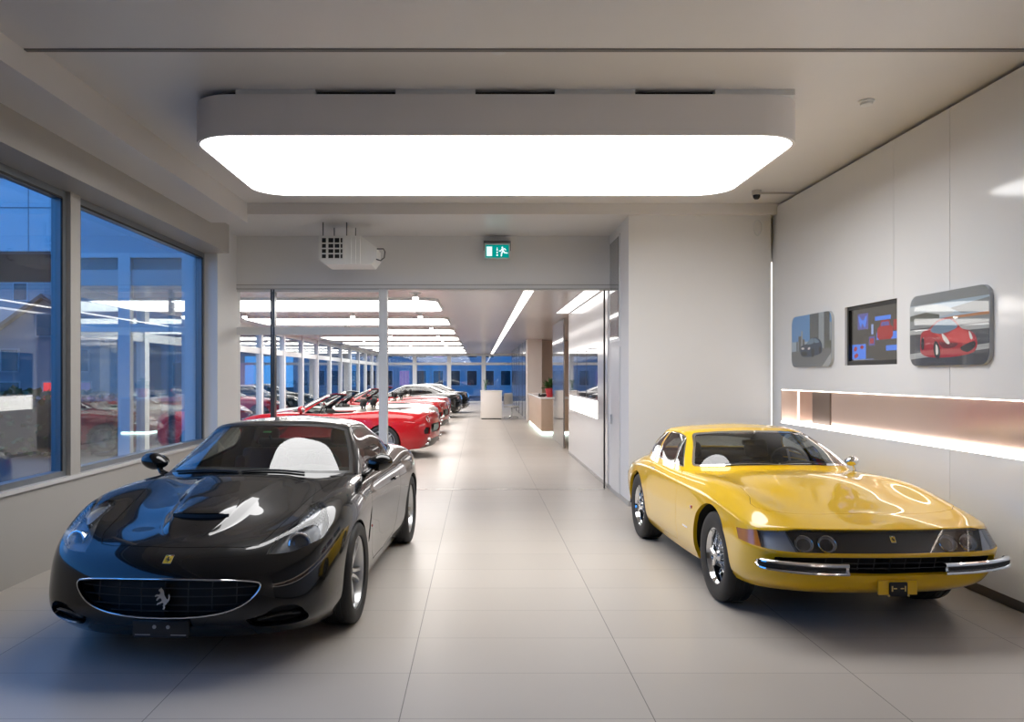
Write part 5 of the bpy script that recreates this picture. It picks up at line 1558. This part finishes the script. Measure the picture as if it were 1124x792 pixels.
mb = MB(); mb.tube([(.42 * math.cos(a), .03, .42 * math.sin(a)) for a in np.linspace(0, 2 * PI, 40, endpoint=False)], .025, 8, closed=True); mb.build('light_ring', LIGHT_WARM, o)
mb = MB(); mb.prism([(.40 * math.cos(a), .40 * math.sin(a)) for a in np.linspace(0, 2 * PI, 40, endpoint=False)], -.03, .0, frame((0, 0, 0), (1, 0, 0), (0, 0, 1))); mb.build('ring_plate', W_FRAME, o)
rc = empty('reception_counter', (1.78, 22.8, 0), 0, 'beige reception counter with a white top and glowing foot at the hall corner', 'counter')
mb = MB(); mb.box(.04, .80, .04, 5.7, 0, .10); mb.build('recessed_foot', pbr('foot_white', (.8, .8, .8), .4), rc)
mb = MB(); mb.box(.02, .038, .02, 5.7, .01, .09).box(.02, .8, .02, .038, .01, .09); mb.build('foot_light', emit('foot_light', (.75, 1.0, .92), 4.0), rc)
mb = MB(); mb.rbox(0, .80, 0, 5.7, .10, 1.03, .012, 2); mb.build('counter_body', pbr('beige_wood_veneer', (.50, .36, .26), .4, var=.08, vscale=6), rc)
mb = MB(); mb.rbox(-.03, .83, -.03, 5.73, 1.03, 1.075, .008, 2); mb.build('counter_top', pbr('counter_top_white', (.82, .80, .78), .25), rc)
pp = empty('potted_plant', (2.08, 23.1, 1.075), 0, 'leafy plant in a red pot on the reception counter', 'potted plant')
mb = MB(); mb.lathe([(0, 0), (.12, 0), (.16, .24), (.165, .26), (.15, .26), (.14, .22), (0, .22)], 24); mb.build('pot', pbr('red_pot', (.50, .03, .04), .3), pp)
mb = MB()
for k in range(90):
    a = rnd.uniform(0, 2 * PI); e = rnd.uniform(.2, 1.5); l = rnd.uniform(.18, .36)
    d = Vector((math.cos(a) * math.cos(e), math.sin(a) * math.cos(e), math.sin(e))); b0 = Vector((0, 0, .24)) + d * .05
    sd = d.cross(Vector((0, 0, 1))).normalized() * .045
    t = b0 + d * l - Vector((0, 0, .05))
    mb.add([b0, b0 + d * l * .55 + sd, t, b0 + d * l * .55 - sd], [(0, 1, 2, 3)])
mb.build('leaves', pbr('plant_leaf', (.05, .13, .03), .5, var=.3), pp)
for dx, dy, lab in ((-.14, .30, 'black telephone set on the reception counter beside the plant'), (.02, 1.3, 'low black card tray on the reception counter behind the plant')):
    o = empty('desk_telephone' if 'telephone' in lab else 'card_tray', (1.98 + dx, 23.1 + dy, 1.075), 0, lab, 'telephone' if 'telephone' in lab else 'tray')
    mb = MB(); mb.rbox(-.10, .10, -.10, .10, 0, .06, .015, 2); mb.build('base', pbr('black_plastic', (.02, .02, .02), .4), o)
    if 'telephone' in lab: mb = MB(); mb.rbox(-.10, -.05, -.10, .10, .055, .10, .015, 2); mb.build('receiver', pbr('black_plastic', (.02, .02, .02), .4), o)
dk = empty('welcome_desk', (.47, 31.2, 0), 0, 'plain white block desk standing free in the middle of the hall', 'desk')
mb = MB(); mb.rbox(-.415, .415, -.25, .55, .04, 1.08, .008, 2); mb.build('desk_body', pbr('desk_white', (.80, .77, .73), .35), dk)
mb = MB(); mb.rbox(-.43, .43, -.27, .57, 1.08, 1.115, .006, 2); mb.build('desk_top', pbr('desk_white', (.80, .77, .73), .35), dk)
mb = MB(); mb.box(-.38, .38, -.2, .5, 0, .04); mb.build('desk_plinth', DKJOINT, dk)
vz = empty('flower_vase', (.25, 31.2, 1.115), 0, 'small glass vase of green stems on the white desk', 'vase')
mb = MB(); mb.lathe([(0, 0), (.05, 0), (.06, .1), (.045, .2), (.05, .22)], 20); mb.build('vase_body', glass('vase_glass', (.8, .9, .88), 1.5, 1.4), vz)
mb = MB()
for k in range(9):
    a = k * .7; mb.tube([(0, 0, .02), (.03 * math.cos(a), .03 * math.sin(a), .25), (.09 * math.cos(a), .09 * math.sin(a), .42)], .008, 5)
mb.build('stems', pbr('stem_green', (.06, .16, .05), .5), vz)
ch = empty('office_chair', (1.28, 31.5, 0), .6, 'white swivel chair behind the white block desk', 'chair')
OW = pbr('chair_white', (.75, .74, .72), .4)
mb = MB(); mb.rbox(-.23, .23, -.23, .23, .44, .51, .03, 3); mb.build('seat', OW, ch)
mb = MB(); mb.rbox(-.22, .22, .20, .25, .55, 1.0, .025, 3); mb.build('backrest', OW, ch)
mb = MB(); mb.cyl((0, 0, .08), (0, 0, .45), .025, 12); mb.tube([(0, .1, .45), (0, .27, .46), (0, .24, .6)], .018, 8); mb.build('column', CHROME, ch)
for k in range(5):
    a = 2 * PI * k / 5
    mb = MB(); mb.tube([(0, 0, .09), (.28 * math.cos(a), .28 * math.sin(a), .06), (.30 * math.cos(a), .30 * math.sin(a), .03)], [.018, .014, .03], 8); mb.build('foot', CHROME, ch)
# smoked glass wall beyond the column
f = MB()
for k in range(6): f.box(1.79, 1.83, 30.7 + 2.6 * k, 30.76 + 2.6 * k, 0, 3.06)
o = struct(f, 'window_7', STEEL)
mb = MB(); mb.box(1.80, 1.82, 30.7, 43.8, .02, 3.04); mb.build('pane', pbr('smoked_glass_wall', (.10, .11, .12), .08, .3, spec=.7), o)
# -------------------------------------------------------- outside, at dusk
def outer(mb, name, mat, parent=None): return mb.build(name, mat, parent)
asph = pbr('asphalt', (.05, .052, .058), .8, bump=.2, bscale=40)
o = MB().box(-70, -3.95, -30, 12.0, -.3, -.05).box(-70, -6.4, 12, 120, -.3, -.05).box(-6.4, 60, 52, 120, -.3, -.05).build('ground_street', asph); o['kind'] = 'structure'
render_w = pbr('pale_render', (.36, .40, .44), .8, var=.04); render_d = pbr('grey_render', (.34, .34, .35), .8, var=.05)
roof_t = pbr('dark_roof_tiles', (.10, .09, .09), .7, bump=.3, bscale=12); win_d = pbr('dark_window_glass', (.03, .04, .05), .05, .0, spec=.9)
win_l = emit('lit_window', (1.0, .72, .40), .35); neon = emit('red_neon', (1.0, .06, .10), .7); win_v = emit('violet_window', (.45, .35, 1.0), .35)

def building(name, x0, x1, y0, y1, h, label, mat, wins, gable=0.0, base=0.0, face='s', roofcol=None):
    b = empty(name, ((x0 + x1) / 2, (y0 + y1) / 2, 0), 0, label, 'building')
    cx, cy = (x0 + x1) / 2, (y0 + y1) / 2
    mb = MB(); mb.box(x0 - cx, x1 - cx, y0 - cy, y1 - cy, base, h)
    if gable:
        mb.add([(x0 - cx, y0 - cy, h), (x1 - cx, y0 - cy, h), (0, y0 - cy, h + gable), (x0 - cx, y1 - cy, h), (x1 - cx, y1 - cy, h), (0, y1 - cy, h + gable)], [(0, 1, 2), (5, 4, 3)])
    mb.build('walls', mat, b)
    mb = MB()
    if gable:
        e = .35; k = gable / ((x1 - x0) / 2)
        for s in (-1, 1):
            xe = s * ((x1 - x0) / 2 + e)
            p = [Vector((0, y0 - cy - e, h + gable)), Vector((xe, y0 - cy - e, h - k * e)), Vector((xe, y1 - cy + e, h - k * e)), Vector((0, y1 - cy + e, h + gable))]
            mb.add(p + [q + Vector((0, 0, .18)) for q in p], [(0, 1, 2, 3), (7, 6, 5, 4), (0, 4, 5, 1), (1, 5, 6, 2), (2, 6, 7, 3)])
    else: mb.box(x0 - cx - .15, x1 - cx + .15, y0 - cy - .15, y1 - cy + .15, h, h + .22)
    mb.build('roof', roofcol or roof_t, b)
    for (u, z, w, hh, m) in wins:
        f = MB()
        if face == 's':
            f.box(u - w / 2 - .06, u + w / 2 + .06, y0 - cy - .05, y0 - cy + .02, z - .06, z + hh + .06); wo = f.build('window', pbr('window_frame', (.55, .57, .6), .5), b)
            MB().box(u - w / 2, u + w / 2, y0 - cy - .06, y0 - cy - .04, z, z + hh).build('pane', m, wo)
        else:
            f.box(x1 - cx - .02, x1 - cx + .05, u - w / 2 - .06, u + w / 2 + .06, z - .06, z + hh + .06); wo = f.build('window', pbr('window_frame', (.55, .57, .6), .5), b)
            MB().box(x1 - cx + .04, x1 - cx + .06, u - w / 2, u + w / 2, z, z + hh).build('pane', m, wo)
    return b
# raised white hall front crossing the view above the houses
b = empty('canopy_building', (-17, 24, 0), 0, 'wide flat-fronted upper storey seen through the upper part of the left windows', 'building')
mb = MB(); mb.box(-12, 9.0, 0, .6, 5.45, 7.65); mb.build('fascia', pbr('fascia_panel', (.58, .66, .70), .6), b)
mb = MB(); mb.box(-12, 9.0, .6, 8, 5.45, 5.75); mb.build('soffit', pbr('soffit_board', (.26, .24, .23), .7), b)
mb = MB()
for x in np.arange(-12, 9, 2.2): mb.box(x - .012, x + .012, -.012, 0, 5.45, 7.65)
mb.box(-12, 9, -.012, 0, 6.75, 6.78); mb.box(-12.05, 9.05, -.05, .65, 7.65, 7.8); mb.build('panel_joint', pbr('joint_grey', (.22, .24, .27), .6), b)
for x in (-11.5, 8.7): MB().box(x - .15, x + .15, .1, .4, -.05, 5.45).build('column', render_d, b)
mb = MB(); mb.box(5.5, 6.6, -.03, 0, 5.6, 6.5); mb.build('vent_grille', pbr('vent_grille', (.40, .44, .5), .6), b)
o = empty('roof_truss', (-15.5, 24.6, 7.8), 0, 'curved steel mast on the flat roof at the top of the left window', 'mast')
mb = MB(); mb.cyl((0, 0, 0), (0, 0, 4.5), .10, 10); mb.build('mast', render_d, o)
mb = MB(); mb.tube(cr_open([(-2.2, 0, 0), (-1.0, 0, .9), (-.3, 0, 2.2), (0, 0, 4.0)], 6), .10, 8); mb.build('curved_strut', render_d, o)
building('house', -20.9, -16.2, 34, 44, 3.3, 'pale house with a steep gable seen through the left front window', render_w, [(-1.5, 1.9, .7, .9, win_d), (1.5, 1.9, .7, .9, win_d), (0, 3.4, .7, .9, win_d), (-1.5, .3, .8, 1.1, win_d), (.2, .3, .5, 1.1, neon), (1.6, .3, .7, 1.1, win_v)], 1.7)
building('house', -15.2, -10.2, 38, 48, 3.4, 'low flat-roofed pale house seen through the second left window', render_w, [(-1.5, 1.2, .8, 1.1, win_d), (.2, 1.2, .8, 1.1, win_d), (1.6, 1.2, .7, 1.1, win_v)], 0)
building('street_block', -10.2, 3.0, 66, 74, 8.5, 'pale street front across the road beyond the hall end window', render_w, [(u, z, .8, 1.2, m) for u, z, m in ((-5.4, .9, win_d), (-4, .9, win_d), (-2.6, .9, win_v), (-1.2, .9, win_d), (.2, .9, win_d), (1.6, .9, win_d), (3, .9, win_d), (4.4, .9, win_d), (5.8, .9, win_d), (-5.4, 3.2, win_d), (-4, 3.2, win_d), (-2.6, 3.2, win_d), (-1.2, 3.2, win_d), (.2, 3.2, win_v), (1.6, 3.2, win_d), (3, 3.2, win_d), (4.4, 3.2, win_d))])
building('street_block', -30, -11.5, 60, 70, 9, 'long pale street front beyond the left glazing of the hall', render_w, [(u, z, .9, 1.3, m) for u, z, m in ((-7, .9, win_d), (-5, .9, win_d), (-3, .9, win_d), (-1, .9, win_v), (1, .9, win_d), (3, .9, win_d), (5, .9, win_d), (7, .9, win_d), (-7, 3.4, win_d), (-4, 3.4, win_d), (-1, 3.4, win_d), (2, 3.4, win_d), (5, 3.4, win_d))])
building('apartment_block', -52, -30.6, 56, 66, 11, 'tall grey apartment block far behind the gabled house outside the left window', render_d, [(u, z, .9, 1.2, win_d) for u in (-3, 0, 3, 6, 9) for z in (1, 4, 7)])
building('corner_house', -22, -12.5, 50, 58, 7, 'grey corner house glimpsed between the hall mullions', render_d, [(-3, 1, 1, 1.4, win_d), (0, 1, 1, 1.4, win_d), (3, 1, 1, 1.4, win_d), (0, 4, 1, 1.4, win_d)])
# clipped hedge and shrubs by the car park
leafm = pbr('hedge_leaf', (.025, .065, .018), .7, var=.35, vscale=2)
def bush(name, x, y, sx, sy, h, label, cat, n=520):
    b = empty(name, (x, y, -.05), 0, label, cat)
    mb = MB()
    for k in range(n):
        u, v, w = rnd.uniform(-1, 1), rnd.uniform(-1, 1), rnd.uniform(0, 1)
        q = max(abs(u), abs(v), w)
        p = Vector((u / q * sx if rnd.random() < .6 else u * sx, v / q * sy if rnd.random() < .6 else v * sy, (w / q if rnd.random() < .5 else w) * h * (1 - .15 * (u * u))))
        d = Vector((rnd.uniform(-1, 1), rnd.uniform(-1, 1), rnd.uniform(-.3, 1))).normalized(); s = d.orthogonal().normalized()
        l = rnd.uniform(.10, .22)
        mb.add([p, p + d * l * .5 + s * l * .35, p + d * l, p + d * l * .5 - s * l * .35], [(0, 1, 2, 3)])
    mb.build('foliage', leafm, b)
    mb = MB(); mb.rbox(-sx * .93, sx * .93, -sy * .93, sy * .93, .1, h * .9, min(sx, sy, h) * .3, 4); mb.build('foliage_core', pbr('hedge_dark', (.012, .022, .010), .9), b)  # solid dark core added to block holes between the leaves
    mb = MB()
    for k in range(5): mb.tube([(sx * (-.7 + .35 * k), 0, 0), (sx * (-.7 + .35 * k) + .05, .03, h * .7)], [.03, .012], 6)
    mb.build('stems', pbr('twig_brown', (.08, .05, .03), .8), b)
    return b
bush('hedge', -10.2, 17.5, 2.4, .6, 1.35, 'dark clipped hedge outside the second left window', 'hedge', 1500)
bush('shrub', -16.5, 20.0, 1.0, .9, 1.5, 'round dark shrub outside the front left window', 'shrub', 700)
bush('shrub', -8.0, 34.0, .9, .8, 1.4, 'leafy shrub outside the hall glazing behind the parked cars', 'shrub', 500)
# ------------------------------------------------------------------- the cars
P_BLACK = paint('black_paint', (.0025, .0025, .0028), .25)
P_YEL = paint('yellow_paint', (.74, .45, .006), .30)
P_RED = paint('red_paint', (.40, .006, .011), .30)
P_WHITE = paint('white_paint', (.78, .77, .74), .30)
P_GREY = paint('anthracite_paint', (.010, .011, .012), .25)
def place(o, x, y, deg):
    o.location = (x, y, 0); o.rotation_euler = (0, 0, math.radians(deg)); return o
hero = place(empty('sports_car', label='glossy black coupe with a wide chrome-rimmed grille parked nose forward by the left windows', cat='car'), -1.705, 6.85, -93.0)
build_cal(hero, car_mats(P_BLACK, pbr('dark_red_leather', (.085, .010, .010), .45, bump=.1), pbr('dark_brown_lining', (.018, .012, .011), .7), pbr('dash_black', (.014, .012, .012), .5)))
yel = place(empty('sports_car', label='vintage yellow fastback coupe with chrome quarter bumpers parked by the right wall', cat='car'), 2.575, 7.26, -87.5)
build_day(yel, car_mats(P_YEL, pbr('black_leather', (.02, .019, .018), .45, bump=.1), pbr('black_lining', (.016, .016, .016), .7), pbr('dash_crackle', (.014, .014, .014), .5)))
def recolour(o, swap):
    for c in list(o.children):
        if c.type == 'MESH':
            for s in c.material_slots:
                if s.material in swap:
                    m = swap[s.material]; s.link = 'OBJECT'; s.material = m
        recolour(c, swap)
red = place(empty('convertible_car', label='red open convertible parked first in the hall, right behind the glass partition', cat='car', group='cars parked in the hall'), -3.14, 17.35, 171)
build_cal(red, car_mats(P_RED, pbr('cream_leather', (.62, .56, .50), .5, bump=.1), pbr('hall_black_lining', (.02, .02, .02), .7), pbr('dash_dark', (.014, .012, .012), .5)), open_top=True)
for x, y, pm, lab in ((-3.34, 20.6, P_WHITE, 'white open car second in the hall row, behind the red convertible'), (-3.20, 24.2, P_RED, 'red open car third in the hall row, behind the white car'), (-3.30, 28.4, P_RED, 'red open car fourth in the hall row, just before the dark cars'),
                      (-2.98, 33.0, P_GREY, 'dark coupe fifth in the hall row, nearer of the two dark ones'), (-2.74, 37.0, P_GREY, 'dark coupe at the far end of the hall row')):
    dark = pm is P_GREY
    c = copy_tree(hero if dark else red); c.name = 'sports_car' if dark else 'convertible_car'
    place(c, x, y, 171 if not dark else 174)
    recolour(c, {P_BLACK: pm} if dark else {P_RED: pm})
    tag(c, lab, 'car', 'cars parked in the hall')
# ----------------------------------------------------------- camera and light
cam_d = bpy.data.cameras.new('camera'); cam = link(bpy.data.objects.new('camera', cam_d))
cam_d.sensor_width = 36; cam_d.lens = 36 * 873 / 1124
cam_d.shift_x = (562 - 526) / 1124; cam_d.shift_y = (412 - 396) / 1124
cam_d.clip_start = .05; cam_d.clip_end = 400
cam.location = (0, 0, 1.70); cam.rotation_euler = (PI / 2, 0, 0)
SC.camera = cam
w = bpy.data.worlds.new('dusk_sky'); SC.world = w; w.use_nodes = True
N, L = w.node_tree.nodes, w.node_tree.links
bg = N['Background']
tc = N.new('ShaderNodeTexCoord'); sp = N.new('ShaderNodeSeparateXYZ'); L.new(tc.outputs['Generated'], sp.inputs[0])
cr = N.new('ShaderNodeValToRGB')
cr.color_ramp.elements[0].position = .0; cr.color_ramp.elements[0].color = (.06, .25, .63, 1)
cr.color_ramp.elements[1].position = .6; cr.color_ramp.elements[1].color = (.045, .20, .60, 1)
L.new(sp.outputs['Z'], cr.inputs[0]); L.new(cr.outputs['Color'], bg.inputs['Color'])
bg.inputs['Strength'].default_value = 2.3
SC.cycles.use_denoising = True
SC.cycles.max_bounces = 10; SC.cycles.diffuse_bounces = 5; SC.cycles.glossy_bounces = 5; SC.cycles.transparent_max_bounces = 24; SC.cycles.transmission_bounces = 6
SC.cycles.sample_clamp_indirect = 6
SC.cycles.caustics_reflective = False; SC.cycles.caustics_refractive = False
vs_ = SC.view_settings
vs_.view_transform = 'Standard'; vs_.look = 'None'; vs_.gamma = 1; vs_.use_curve_mapping = False
vs_.exposure = 0.5
